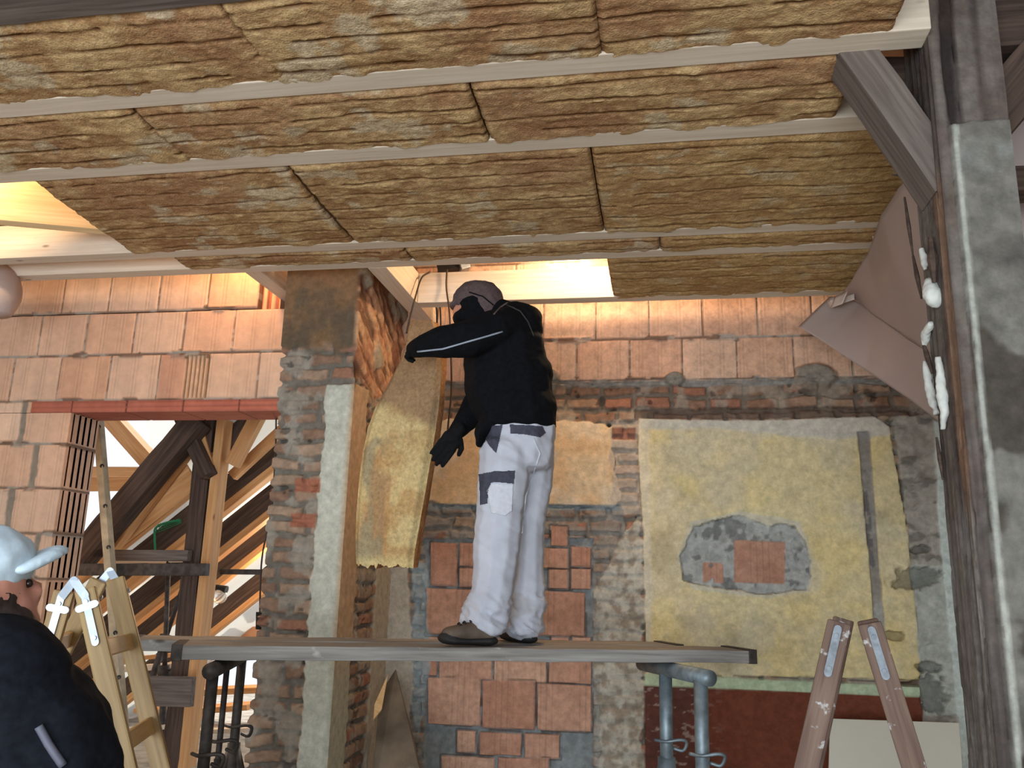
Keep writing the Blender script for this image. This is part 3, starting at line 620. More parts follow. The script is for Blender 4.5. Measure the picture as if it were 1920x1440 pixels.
# ================================================================== INSULATION BATTS
def batt(x0, x1, y0, y1, label, seed, grooves, skewL=0, skewR=0, sag=.006, z=CEIL, yellow=0.):
    def fn(u, v, P):
        x = u; y = v
        n = fbm(P[..., 0]*9, P[..., 1]*11, 0., seed, 5); nf = fbm(P[..., 0]*26, P[..., 1]*46, 0., seed+1, 4); nb = fbm(P[..., 0]*2.2, P[..., 1]*3, 0., seed+2, 4)
        lump = fbm(P[..., 0]*5, P[..., 1]*16, 0., seed+9, 4)
        H = .006*(lump-.5)+.014*(n-.5)+.009*(nf-.5)-.004
        t = v/(y1-y0); L = u/(x1-x0)
        H = H+sag*np.sin(np.pi*np.clip(t, 0, 1))
        C = mix(lin(164, 127, 88), lin(200, 168, 122), sm(.32, .68, n*.55+nf*.45)); C = mix(C, lin(160, 116, 86), sm(.48, .66, nb)*.5)
        C = mix(C, lin(206, 192, 164), sm(.62, .70, fbm(P[..., 0]*7, P[..., 1]*9, 0., seed+4, 5))*.55)
        C = mix(C, lin(186, 152, 98), yellow*.6)
        for k in range(grooves):
            gy = (k+.55)/grooves+.014*(fbm(P[..., 0]*3, k*7., 0., seed+5, 3)-.5)*4
            dd = np.abs(t-gy)*(y1-y0); dash = sm(.20, .30, vn(P[..., 0]*7.0, k*3.3, 0., seed+6))*(.35+.65*sm(.25, .5, fbm(P[..., 0]*9, k*5., 0., seed+7, 3)))
            w = .0055+.007*(nf-.3)
            gk = sm(w+.003, w*.3, dd)*dash; H = H-.009*gk; C = mix(C, lin(88, 50, 26), gk*.95)
        # ragged, rounded edges
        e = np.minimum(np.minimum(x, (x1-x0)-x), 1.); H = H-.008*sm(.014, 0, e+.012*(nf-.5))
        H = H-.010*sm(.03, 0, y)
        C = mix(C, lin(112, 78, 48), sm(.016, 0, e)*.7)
        # the far side swells past the joist a little, unevenly; slanted ends by skew
        return H, C
    x0 -= .0025; x1 += .0025; w = x1-x0; h = y1-y0
    g = Geo()
    # front normal must point down: U x V = -Z  ->  U=+X, V=-Y
    def fn2(u, v, P): return fn(u, h-v, P)
    relief(g, (x0, y1, z-.004), (1, 0, 0), (0, -1, 0), w, h, .007 if y0 < 3 else .0085, fn2, .13)
    if skewL or skewR:
        for V in g.v:
            t = (V[:, 1]-y0)/h; s = (V[:, 0]-x0)/w; V[:, 0] += (1-s)*skewL*t+s*skewR*t
    # uneven swelling over the joist edges
    for V in g.v:
        s = (fbm(V[:, 0]*7, seed*1., 0., seed+11, 4)-.35)*.06; far = sm(y1-.05, y1, V[:, 1]); near = sm(y0+.03, y0, V[:, 1])
        V[:, 1] += far*0
        V[:, 1] += np.maximum(s, 0)*far
    o = g.build('insulation_batt', M_WOOL); tag(o, label, 'insulation', 'mineral wool batts between the joists')
G1 = .006
batt(-2.75, -1.206, 1.895, 2.262, 'brown mineral wool batt at the top left, just below the old dark beam', 101, 4, skewR=.04)
batt(-1.198, -.168, 1.895, 2.262, 'brown mineral wool batt in the nearest bay, middle one of three', 104, 5)
batt(-.162, .652, 1.70, 2.262, 'brown mineral wool batt in the nearest bay, against the post', 107, 5)
batt(-2.6, -.9, 1.30, 1.745, 'pale fluffy mineral wool peeking in above the dark beam at the top left corner', 109, 4)
batt(-3.4, -1.79, 2.355, 2.715, 'mineral wool batt in the second bay, far left one', 111, 4, skewR=.03)
batt(-1.775, -.60, 2.355, 2.715, 'mineral wool batt in the second bay, between the two seams', 114, 4)
batt(-.588, .592, 2.355, 2.715, 'mineral wool batt in the second bay, ending short of the knee brace', 117, 4, skewR=-.01)
batt(-2.52, -1.425, 2.812, 3.575, 'mineral wool batt in the wide third bay, left one with the slanting cut end', 121, 7, skewL=-.06)
batt(-1.410, -.25, 2.812, 3.575, 'mineral wool batt in the wide third bay, middle one right of the gaping seam', 124, 7)
batt(-.240, 1.06, 2.812, 3.575, 'mineral wool batt in the wide third bay, the yellower right one', 127, 7, yellow=.6)
batt(-2.41, -1.21, 3.66, 3.815, 'narrow mineral wool strip in the fourth bay, left piece', 131, 2)
batt(-1.20, -.006, 3.66, 3.815, 'narrow mineral wool strip in the fourth bay, middle piece', 133, 2)
batt(.004, 1.02, 3.66, 3.815, 'narrow mineral wool strip in the fourth bay, right piece', 135, 2, yellow=.6)
batt(-.253, 1.0, 3.90, 4.46, 'mineral wool batt in the far bay, beside the bright gap', 141, 5, yellow=.7)

# ================================================================== POST SIDE: BRACES, BEAMS AND MEMBRANE
o = beam('knee_brace', (.548, 2.41, 3.27), (.80, 2.41, 2.765), .10, .135, M_OLDG, up=(0, 1, 0), rough=.008); tag(o, 'old grey knee brace from the post up to the joists', 'brace')
o = prism('corner_shadow_sheet', [at(1600, 106, Y=2.53), at(1712, 300, Y=2.53), at(1720, 106, Y=2.53)], .025, (0, 1, 0), M_OLD, None, .001); tag(o, 'dark triangular sheet added for the shadow in the corner between knee brace and post', 'board')  # dark sheet added to stand for the shadow behind the brace
o = beam('knee_brace', (1.30, 2.42, 3.42), (.90, 2.42, 2.94), .14, .13, M_OLD, up=(0, 1, 0), rough=.008); tag(o, 'dark old knee brace at the top right corner, right of the post', 'brace')
o = beam('wall_plate', (.80, 2.44, 3.30), (2.4, 2.44, 3.30), .14, .2, M_OLD, rough=.006); tag(o, 'dark old beam on top of the post at the top right', 'beam')
o = beam('cross_rail', (.93, 2.75, 2.945), (1.9, 2.75, 2.935), .10, .085, M_OLD, rough=.006); tag(o, 'dark horizontal rail right of the post near the top right edge', 'beam')
M_FILM = None
def film_mat():
    m, t, N, L, B = nt('vapour_film')
    tc = N.new('ShaderNodeTexCoord'); n = N.new('ShaderNodeTexNoise'); n.inputs['Scale'].default_value = 3; n.inputs['Detail'].default_value = 4; L.new(tc.outputs['Object'], n.inputs['Vector'])
    cr = N.new('ShaderNodeValToRGB'); cr.color_ramp.elements[0].color = (*lin(190, 172, 166), 1); cr.color_ramp.elements[1].color = (*lin(206, 190, 184), 1); L.new(n.outputs[0], cr.inputs[0])
    L.new(cr.outputs[0], B.inputs['Base Color']); B.inputs['Roughness'].default_value = .45
    tr = N.new('ShaderNodeBsdfTranslucent'); tr.inputs[0].default_value = (*lin(190, 168, 160), 1)
    tp = N.new('ShaderNodeBsdfTransparent'); tp.inputs[0].default_value = (.8, .72, .70, 1)
    a = N.new('ShaderNodeMixShader'); a.inputs[0].default_value = .2; L.new(B.outputs[0], a.inputs[1]); L.new(tr.outputs[0], a.inputs[2])
    b = N.new('ShaderNodeMixShader'); b.inputs[0].default_value = .08; L.new(a.outputs[0], b.inputs[1]); L.new(tp.outputs[0], b.inputs[2])
    L.new(b.outputs[0], N['Material Output'].inputs[0]); return m
M_FILM = film_mat()
def sheet(name, A, B_, mat, parent=None, n=60, m=24, sag=.0, seed=5, th=.0012, amp=.012):
    """ruled sheet between two polylines, with soft folds and a real thickness"""
    def samp(P, k):
        P = np.asarray(P, float); d = np.concatenate([[0], np.cumsum(np.linalg.norm(np.diff(P, axis=0), axis=1))]); t = np.linspace(0, d[-1], k)
        return np.stack([np.interp(t, d, P[:, i]) for i in range(3)], -1)
    a, b = samp(A, n), samp(B_, n); s = np.linspace(0, 1, m)[None, :, None]
    P = a[:, None]*(1-s)+b[:, None]*s
    U = np.gradient(P, axis=0); V = np.gradient(P, axis=1); N_ = np.cross(U, V); N_ /= np.linalg.norm(N_, axis=2, keepdims=True)+1e-9
    w = fbm(P[..., 0]*3+P[..., 2]*2, P[..., 1]*3, P[..., 2]*3, seed, 3)-.5
    P = P+N_*(amp*2*w-sag*np.sin(np.pi*s[..., 0])*1.)[..., None]
    bm = bmesh.new(); vs = [[bm.verts.new(P[i, j]) for j in range(m)] for i in range(n)]
    for i in range(n-1):
        for j in range(m-1): bm.faces.new((vs[i][j], vs[i+1][j], vs[i+1][j+1], vs[i][j+1]))
    o = frombm(name, bm, mat, parent, True)
    md = o.modifiers.new('thickness', 'SOLIDIFY'); md.thickness = th; return o
def A3(l): return [at(x, y, Y=Y) for x, y, Y in l]
mb = thing('vapour_membrane', 'mauve grey translucent vapour membrane hanging down from the ceiling beside the post', 'membrane', tuple(at(1600, 560, Y=4.3)))
fold = A3([(1596, 556, 4.30), (1625, 578, 4.15), (1660, 610, 3.8), (1740, 660, 3.4), (1800, 700, 3.15)])
sheet('upper_sheet', A3([(1580, 548, 4.40), (1600, 522, 4.15), (1628, 476, 3.8), (1640, 440, 3.55), (1655, 402, 3.25), (1685, 352, 2.85), (1720, 318, 2.62)]), A3([(1590, 556, 4.36), (1612, 568, 4.25), (1640, 590, 4.0), (1700, 635, 3.6), (1760, 674, 3.3), (1800, 700, 3.15), (1830, 640, 3.0)]), M_FILM, mb, seed=7, amp=.010)
sheet('lower_flap', A3([(1556, 556, 4.42), (1590, 556, 4.36), (1612, 568, 4.25), (1640, 590, 4.0), (1700, 635, 3.6), (1760, 674, 3.3), (1800, 700, 3.15)]), A3([(1497, 612, 4.40), (1545, 642, 4.25), (1620, 692, 4.0), (1700, 746, 3.65), (1747, 780, 3.45), (1800, 815, 3.25)]), M_FILM, mb, seed=9, amp=.008)
M_TAPE = m_plain('tape', lin(206, 188, 176), .5)
sheet('tape', A3([(1550, 563, 4.36), (1602, 551, 4.22)]), A3([(1556, 577, 4.34), (1602, 562, 4.21)]), M_TAPE, mb, n=8, m=4, amp=.002)
sheet('tape', A3([(1566, 556, 4.30), (1590, 545, 4.22)]), A3([(1558, 578, 4.30), (1580, 570, 4.22)]), M_TAPE, mb, n=8, m=4, amp=.002)
o = beam('batten', at(1646, 446, Y=3.62), at(1730, 496, Y=3.1), .03, .045, M_NEW, up=(1, 0, .3)); tag(o, 'pale batten pressed against the vapour membrane just left of the post', 'batten')
o = sheet('roof_membrane', [(1.0, 2.9, 3.7), (2.4, 2.9, 3.7)], [(1.02, 3.1, 1.9), (2.4, 3.1, 1.9)], M_FILM, None, amp=.02, seed=13); tag(o, 'pale mauve membrane glimpsed right of the post', 'membrane')
# splinters and foam lumps on the post's flank
def blob_at(name, pts, r, mat, parent=None, seed=0, amp=.006, squash=1.):
    bm = bmesh.new()
    tube_bm(bm, curve(pts, 6), [r*(.55+.45*math.sin(math.pi*min(1, max(0, i/(len(pts)*6-6))))) for i in range(len(pts)*6-5)], 14)
    bmesh.ops.subdivide_edges(bm, edges=bm.edges[:], cuts=1, use_grid_fill=True)
    bm.normal_update()
    for v in bm.verts:
        v.co += v.normal*float(fbm(v.co.x*45, v.co.y*45, v.co.z*45, seed, 3)-.5)*amp*2
    return frombm(name, bm, mat, parent, True)
M_FOAM = m_plain('white_filler', lin(206, 206, 198), .85, 0, .12, 30, .5)
def flank(px, py, off=.0): p = at(px, py, X=.757-off); return p
for pts, r, lb in (([(1741, 528), (1748, 545), (1752, 562), (1750, 572)], .026, 'white filler lump stuck on the split post, biggest and roundest'),
                   ([(1745, 606), (1736, 628), (1732, 648)], .013, 'small bluish white filler lump below the biggest one on the post'),
                   ([(1728, 466), (1732, 488), (1736, 506)], .010, 'thin whitish filler scrap, topmost on the split post'),
                   ([(1735, 678), (1742, 715), (1748, 750), (1756, 775)], .012, 'long white filler run on the post, left of two'),
                   ([(1759, 670), (1763, 715), (1770, 765), (1768, 805)], .013, 'long white filler run on the post, right of two, reaching lowest')):
    o = blob_at('filler_lump', [flank(x, y, .012) for x, y in pts], r, M_FOAM, None, int(pts[0][0])); tag(o, lb, 'filler', 'white filler on the post')
o = thing('splinters', 'torn splinters sticking off the post below the knee brace', 'splinter', tuple(flank(1700, 300)))
for k in range(16):
    px = 1690+RNG.rand()*34; py = 300+RNG.rand()*34; p = flank(px+8, py, -.005); q = p+np.array([-.02-.04*RNG.rand(), -.02*RNG.rand(), .06*(RNG.rand()-.4)])
    bm = bmesh.new(); tube_bm(bm, [p, (p+q)/2+.004, q], [.007, .005, .001], 5); frombm('splinter', bm, M_OLDG, o)
for a, b, r in (((1696, 370), (1712, 480), .006), ((1712, 480), (1728, 560), .007), ((1745, 445), (1752, 530), .014), ((1730, 640), (1748, 700), .008), ((1756, 820), (1768, 900), .006)):
    bm = bmesh.new(); tube_bm(bm, [flank(*a, .012), (flank(*a, .016)+flank(*b, .014))/2, flank(*b, .010)], [r*.5, r, r*.4], 6); frombm('splinter', bm, M_OLD, o)

# ================================================================== ATTIC BEYOND THE DOORWAY
K = .81
def film2():
    m, t, N, L, B = nt('roof_film')
    B.inputs['Base Color'].default_value = (*lin(226, 224, 220), 1); B.inputs['Roughness'].default_value = .6
    tr = N.new('ShaderNodeBsdfTranslucent'); tr.inputs[0].default_value = (*lin(240, 238, 232), 1)
    a = N.new('ShaderNodeMixShader'); a.inputs[0].default_value = .55; L.new(B.outputs[0], a.inputs[1]); L.new(tr.outputs[0], a.inputs[2]); L.new(a.outputs[0], N['Material Output'].inputs[0]); return m
M_FILM2 = film2()
cP = {}
def rafter(px, py, Y, x0, x1, w, h, mat, lb, grp='sloping rafters beyond the doorway', name='rafter'):
    p = at(px, py, Y=Y); c = p[2]-K*p[0]
    o = beam(name, (x0, Y, K*x0+c), (x1, Y, K*x1+c), w, h, mat, up=(-K, 0, 1)); tag(o, lb, 'rafter', grp); return c
cs = []
for (px, py, Y, lb, lb2) in ((300, 962, 5.45, 'bare new rafter beyond the doorway, highest of the sloping ones', None),
                        (355, 993, 5.87, 'dark old rafter beyond the doorway, second from the top', 'pale new timber fixed under the second rafter beyond the doorway'),
                        (350, 1075, 6.5, 'dark old rafter beyond the doorway, third from the top', 'pale new timber fixed under the third rafter beyond the doorway'),
                        (350, 1130, 7.25, 'dark old rafter beyond the doorway, fourth from the top', 'pale new timber fixed under the fourth rafter beyond the doorway'),
                        (430, 1150, 8.3, 'dark old rafter deepest in the attic, low by the bright gable', 'pale new timber under the deepest rafter beyond the doorway')):
    p = at(px, py, Y=Y); c = p[2]-K*p[0]; x0, x1 = -6.2, -1.2
    if lb2:
        rafter(px, py-16*5.8/Y, Y, x0, x1, .10, .17, M_OLD, lb)
        rafter(px, py+16*5.8/Y, Y-.02, x0, x1, .10, .055, M_ATT, lb2, 'new timbers fixed under the rafters')
    else:
        rafter(px, py, Y, x0, at(368, 905, Y=Y)[0], .06, .09, M_ATT, lb)
    cs.append(c)
c0 = 4.80
def quad_sheet(name, P, mat, n=24, m=24, amp=.01, seed=3): return sheet(name, [P[0], P[1]], [P[3], P[2]], mat, None, n, m, amp=amp, seed=seed, th=.002)
o = quad_sheet('roof_underlay', [(-6.2, 5.3, K*-6.2+c0+.25), (-6.2, 10.4, K*-6.2+c0+.25), (-.9, 10.4, K*-.9+c0+.25), (-.9, 5.3, K*-.9+c0+.25)], M_FILM2); tag(o, 'white roof underlay glowing with daylight behind the sloping rafters', 'underlay')
def bp(name, a, Ya, b, Yb, w, h, mat, lb, cat, grp=None, up=(0, 0, 1), **k):
    o = beam(name, at(a[0], a[1], Y=Ya), at(b[0], b[1], Y=Yb), w, h, mat, up=up, **k); tag(o, lb, cat, grp); return o
# big strut and its new companion
bp('strut', (140, 1062), 5.15, (372, 788), 5.15, .14, .15, M_OLD, 'thick dark diagonal timber rising from the lower left to the post head, in the doorway', 'strut', rough=.01)
bp('strut', (205, 1040), 5.27, (352, 850), 5.27, .08, .05, M_ATT, 'orange new timber running under the thick dark diagonal', 'strut')
bp('wide_board', (190, 1022), 5.34, (362, 890), 5.34, .025, .20, M_ATT, 'broad pale board wedged between the diagonal and the topmost new rafter', 'board', up=(0, 0, 1))
bp('cross_board', (165, 908), 5.38, (371, 905), 5.38, .03, .10, M_ATT, 'pale horizontal board with a round bolt, upper left in the doorway', 'board')
o = tube('bolt', [at(323, 907, Y=5.35), at(323, 907, Y=5.37)], .018, M_HINGE); tag(o, 'round steel bolt head on the pale horizontal board', 'bolt')
bp('purlin', (165, 887), 5.8, (300, 889), 5.8, .1, .09, M_ATT, 'reddish timber edge below the open bright roof gap', 'purlin')
bp('roof_window_frame', (150, 879), 5.9, (300, 880), 5.9, .06, .03, M_BLACKP, 'thin dark sill under the bright opening at the upper left of the doorway', 'frame')
bp('valley_rafter', (196, 770), 6.0, (312, 900), 6.0, .12, .13, M_ATT, 'yellow new timber falling to the right across the bright gap', 'rafter', up=(0, 1, 0))
o = quad_sheet('roof_underlay', [at(262, 700, Y=6.8), at(400, 690, Y=6.8), at(400, 880, Y=7.4), at(295, 905, Y=7.4)], M_FILM2, seed=8, amp=.02); tag(o, 'rippled bluish white underlay behind the yellow timber at the top of the doorway', 'underlay')
# posts
bp('old_post', (404, 700), 5.3, (327, 1440), 5.3, .12, .12, M_OLD, 'dark old timber post standing in the attic doorway', 'post', up=(0, 1, 0), rough=.01)
bp('new_post', (432, 700), 5.3, (350, 1440), 5.3, .06, .12, M_ATT, 'slim new timber fixed along the right side of the dark post', 'post', up=(0, 1, 0))
bp('head_brace', (338, 770), 5.2, (392, 893), 5.2, .09, .10, M_OLD, 'dark short brace meeting the old post from the upper left', 'brace', up=(0, 1, 0))
bp('head_brace', (368, 775), 5.24, (402, 890), 5.26, .05, .06, M_ATT, 'light brown thin brace beside the dark brace on the old post', 'brace', up=(0, 1, 0))
bp('head_brace', (490, 770), 5.3, (436, 872), 5.3, .09, .07, M_ATT, 'new brace leaning onto the slim post from the upper right', 'brace', up=(0, 1, 0))
bp('head_brace', (470, 770), 5.42, (415, 850), 5.42, .09, .10, M_OLD, 'dark brace behind the new right-hand brace', 'brace', up=(0, 1, 0))
bp('purlin', (436, 893), 5.55, (545, 792), 5.55, .06, .07, M_ATT, 'glowing orange new timber sloping at the top right of the doorway', 'rafter')
# rails, planks and props
bp('dark_rail', (150, 1068), 5.05, (390, 1068), 5.05, .05, .075, M_RUST, 'dark horizontal rail crossing in front of the old post', 'rail')
bp('rail_board', (200, 1041), 5.2, (356, 1042), 5.2, .06, .07, M_OLDG, 'grey horizontal board just above the dark rail', 'board')
bp('rail_strip', (205, 1053), 5.6, (356, 1050), 5.6, .03, .03, M_NEW, 'thin pale strip under the grey horizontal board', 'board')
bp('dark_rail', (414, 1072), 5.5, (520, 1073), 5.5, .04, .035, M_RUST, 'thin dark rail right of the slim post', 'rail')
bp('dark_rail', (270, 1295), 5.0, (362, 1297), 5.0, .05, .17, M_OLDG, 'grey rough plank low down left of the old post', 'board')
def prop(a, b, Y, lb, r=.024):
    A = at(*a, Y=Y); Bb = at(*b, Y=Y); m_ = A+(Bb-A)*.55
    t = thing('steel_prop', lb, 'prop', tuple(Bb), 'dark steel props in the attic')
    tube('inner_tube', [A, m_], r*.7, M_RUST, t); tube('outer_tube', [m_, Bb], r, M_RUST, t)
    d = (Bb-A)/np.linalg.norm(Bb-A); tube('collar', [m_-d*.04, m_+d*.04], r*1.9, M_RUST, t)
    bm = bmesh.new(); tube_bm(bm, curve([m_+(.02, 0, 0), m_+(.07, -.02, .02), m_+(.10, -.02, 0), m_+(.08, -.02, -.04), m_+(.04, -.01, -.03)], 6), .007, 6); frombm('handle', bm, M_RUST, t, True)
    return t
prop((316, 1050), (302, 1440), 5.6, 'dark steel prop left of the old post, the upright one')
prop((348, 1085), (276, 1300), 5.7, 'dark steel prop slanting behind the old post')
# gable with gaps, and building material on the attic floor
M_CLAYW = m_plain('orange_boarding', lin(206, 150, 112), .9, 0, .25, 2.5, .2)
YG = 10.0
def gpoly(pts, lb, name='gable_wall_panel'):
    P = [at(x, y, Y=YG) for x, y in pts]; o = prism(name, P, .12, (0, 1, 0), M_CLAYW, None, 0); tag(o, lb, 'wall panel'); return o
gpoly([(418, 1075), (446, 1052), (456, 1190), (418, 1200)], 'orange lit strip of gable boarding right of the slim post')
gpoly([(470, 1000), (560, 930), (560, 1060), (470, 1110)], 'orange lit patch of gable boarding near the pillar')
gpoly([(380, 1178), (560, 1172), (560, 1230), (380, 1236)], 'low orange edge of the gable wall above the plank')
gpoly([(100, 1190), (380, 1180), (380, 1440), (100, 1480)], 'low reddish gable wall behind the wooden ladder')
for i, (a, b, Y, w, h, lb) in enumerate((((250, 1214), (345, 1204), 6.6, .2, .035, 'light board lying left of the old post, top of the stack'), ((240, 1236), (345, 1226), 6.4, .2, .03, 'light board lying left of the old post, second in the stack'),
        ((235, 1254), (345, 1246), 6.2, .2, .04, 'reddish board low in the stack left of the old post'), ((270, 1328), (340, 1330), 5.8, .25, .03, 'pale board low behind the steel prop'), ((262, 1362), (330, 1358), 5.7, .25, .03, 'orange tinged board near the bottom of the doorway'),
        ((380, 1330), (480, 1322), 6.4, .3, .04, 'pale board seen through the dark trestle'), ((376, 1368), (500, 1362), 6.2, .3, .03, 'thin board lower behind the dark trestle'), ((372, 1296), (520, 1290), 7.4, .3, .05, 'pale board higher behind the dark trestle'))):
    bp('stacked_board', a, Y, b, Y, w, h, M_ATT if i % 2 else M_NEW, lb, 'board', 'boards lying in the attic')
o = tube('hanging_cable', curve([at(518, 770, Y=4.5), at(516, 860, Y=4.5), at(508, 960, Y=4.5), at(492, 1040, Y=4.5), at(488, 1110, Y=4.5), at(487, 1165, Y=4.5)]), .005, M_CABLE)
tag(o, 'thin dark cable hanging in the doorway beside the pillar', 'cable')
o = tube('cable_plug', [at(490, 1148, Y=4.5), at(486, 1180, Y=4.5)], [.03, .02], M_BLACKP); tag(o, 'black socket end hanging on the doorway cable', 'socket')
o = tube('green_strap', curve([at(291, 1032, Y=5.7), at(290, 1008, Y=5.7), at(292, 990, Y=5.7), at(312, 980, Y=5.75), at(338, 976, Y=5.8)]), .008, m_plain('green_cord', lin(30, 128, 84), .6)); tag(o, 'green strap hanging under the roof underlay above the grey board', 'strap')
bm = bmesh.new()
for k in range(9):
    tube_bm(bm, [at(296+k*5, 982-k*1.2, Y=5.78), at(292+k*5, 1000-k*3.2, Y=5.78)], .0025, 5)
for k in range(4): tube_bm(bm, [at(294, 984+k*5, Y=5.78), at(340, 974+k*2, Y=5.78)], .0025, 5)
tag(frombm('safety_net', bm, bpy.data.materials['green_cord']), 'scrap of grey green netting beside the green strap in the doorway', 'net')
o = blob_at('pale_shape', [at(2, 505, Y=3.86), at(4, 535, Y=3.80), at(0, 566, Y=3.76), at(0, 592, Y=3.76)], .10, M_FILM, None, 3, .003); tag(o, 'pale mauve rounded shape hanging under the joists at the left edge', 'plastic bag')  # film blob standing in for an unidentified pale shape
# round work lamp behind the slim post
t = thing('work_lamp', 'round glass work lamp hanging behind the slim new post', 'lamp', tuple(at(412, 1112, Y=6.2)))
def ball(name, c, r, mat, parent, sc=(1, 1, 1)):
    bm = bmesh.new(); bmesh.ops.create_uvsphere(bm, u_segments=24, v_segments=14, radius=r)
    for v in bm.verts: v.co = Vector([v.co[i]*sc[i]+float(c[i]) for i in range(3)])
    return frombm(name, bm, mat, parent, True)
mg, tt, NN, LL, BB = nt('lamp_glass'); BB.inputs['Base Color'].default_value = (.9, .86, .8, 1); BB.inputs['Roughness'].default_value = .25; BB.inputs['Transmission Weight'].default_value = .8
ball('glass', at(412, 1118, Y=6.2), .055, mg, t); bm = bmesh.new(); tube_bm(bm, [at(400, 1100, Y=6.2), at(425, 1106, Y=6.2)], [.02, .03], 10); frombm('cap', bm, M_BLACKP, t)

# aluminium-coloured ladder seen edge on behind the doorway
t = thing('pole_ladder', 'pale ladder stile with rung holes, standing upright just inside the doorway', 'ladder', tuple(at(236, 1440, Y=4.75)))
A_ = at(183, 770, Y=4.75); B_ = at(238, 1460, Y=4.75)
M_STILE = m_plain('pale_stile', lin(170, 152, 124), .55, 0, .2, 14)
beam('stile', A_, B_, .045, .055, M_STILE, t, up=(0, 1, 0)); A2_ = EYE+(A_-EYE)*1.045; B2_ = EYE+(B_-EYE)*1.045; beam('stile', A2_, B2_, .045, .055, M_STILE, t, up=(0, 1, 0))
for k in range(9):
    p = A_+(B_-A_)*((k+.42)/8.6); q = A2_+(B2_-A2_)*((k+.42)/8.6); tube('rung', [p-(q-p)/np.linalg.norm(q-p)*.034, q], .013, M_RUST, t)

# ================================================================== LADDERS, PLANKS, TRESTLES
def stepladder(name, lb, n1, n2, f1, f2, matS, matR, hinge, sw, nrung, depth_apex, hm=None):
    hm = hm or M_HINGE
    """n1/n2: (top,bottom) of the near side's left and right stiles, f1/f2 of the far side's"""
    t = thing(name, lb, 'ladder', tuple(n2[1]))
    for a, b in (n1, n2, f1, f2):
        d = b-a; e = a+d*(a[2]/(a[2]-b[2])); beam('stile', a, e, .026, sw, matS, t, up=tuple(np.cross(d, depth_apex)/np.linalg.norm(np.cross(d, depth_apex))), bev=.006)
    for (na, nb), (fa, fb) in ((n1, f1), (n2, f2)):
        for k in range(nrung):
            z = 1.42-k*.27
            p = na+(nb-na)*((na[2]-z)/(na[2]-nb[2])); q = fa+(fb-fa)*((fa[2]-z)/(fa[2]-fb[2]))
            beam('rung', p, q, .022, .055 if matR is M_RUNG_LIT else .04, matR, t, up=tuple(nb-na), bev=.004)
    # hinge: two steel arms each side, meeting on the pin
    for (a, b), (c, d), s in ((n1, n2, -1), (f1, f2, 1)):
        dv = depth_apex/np.linalg.norm(depth_apex)
        u1 = (b-a)/np.linalg.norm(b-a); u2 = (d-c)/np.linalg.norm(d-c); mid = (a+c)/2+np.array([0, 0, .03]); off = dv*(s*.019)
        h = thing_part('hinge', t)
        for st, u in ((a, u1), (c, u2)):
            p0 = st+u*.02+off; p1 = st+u*hinge+off
            bm = bmesh.new()
            if hm is not M_DULL: plate(bm, mid+off*1.2, p0, .026, .004, dv)
            plate(bm, p0, p1, .022, .004, dv)
            for q in (p0+u*.02, p1-u*.014): tube_bm(bm, [q-dv*.006*1, q+dv*s*.006+dv*s*.002], .007, 10)
            o_ = frombm('hinge_arm', bm, hm, None); o_.parent = h; o_.matrix_parent_inverse = Matrix.Translation(t.location).inverted()
            if hm is M_DULL: continue
            bm = bmesh.new(); q = p0+u*.035; plate(bm, q-np.cross(u, dv)*.024, q+np.cross(u, dv)*.024, .022, .008, dv); o_ = frombm('clamp', bm, hm, None); o_.parent = h; o_.matrix_parent_inverse = Matrix.Translation(t.location).inverted()
    return t
def plate(bm, a, b, w, th, n):
    a, b, n = Vector(a), Vector(b), Vector(n).normalized(); d = (b-a).normalized(); s = d.cross(n).normalized()*w/2; q = []
    for off in (-th/2, th/2):
        ring = []
        for k in range(6): an = math.pi/2+math.pi*k/5; ring.append(bm.verts.new(a+d*math.cos(an)*w/2+s*math.sin(an)+n*off))
        for k in range(6): an = -math.pi/2+math.pi*k/5; ring.append(bm.verts.new(b+d*math.cos(an)*w/2+s*math.sin(an)+n*off))
        q.append(ring)
    m = len(q[0]); bm.faces.new(q[0][::-1]); bm.faces.new(q[1])
    for k in range(m): bm.faces.new((q[0][k], q[0][(k+1) % m], q[1][(k+1) % m], q[1][k]))
def thing_part(name, parent):
    o = bpy.data.objects.new(name, None); COL.objects.link(o); o.parent = parent; o.empty_display_size = .05; return o
stepladder('stepladder', 'golden brown wooden stepladder with shiny steel hinges beside the doorway, left of the plank',
           (at(122, 1108, Y=2.5), at(66, 1300, Y=2.5)), (at(160, 1105, Y=2.5), at(236, 1440, Y=2.5)),
           (at(186, 1088, Y=2.85), at(112, 1232, Y=2.85)), (at(216, 1085, Y=2.85), at(302, 1440, Y=2.85)), M_LADW, M_RUNG_LIT, .17, .062, 5, np.array([-.12, .35, 0.]))
stepladder('stepladder', 'brown stepladder with white paint spatters at the lower right, before the yellow wall',
           (at(1574, 1166, Y=2.75), at(1512, 1440, Y=2.75)), (at(1630, 1168, Y=2.75), at(1714, 1440, Y=2.75)),
           (at(1582, 1160, Y=3.1), at(1530, 1400, Y=3.1)), (at(1626, 1162, Y=3.1), at(1700, 1400, Y=3.1)), M_LADP, M_LADP, .15, .066, 5, np.array([.07, .35, 0.]), M_DULL)
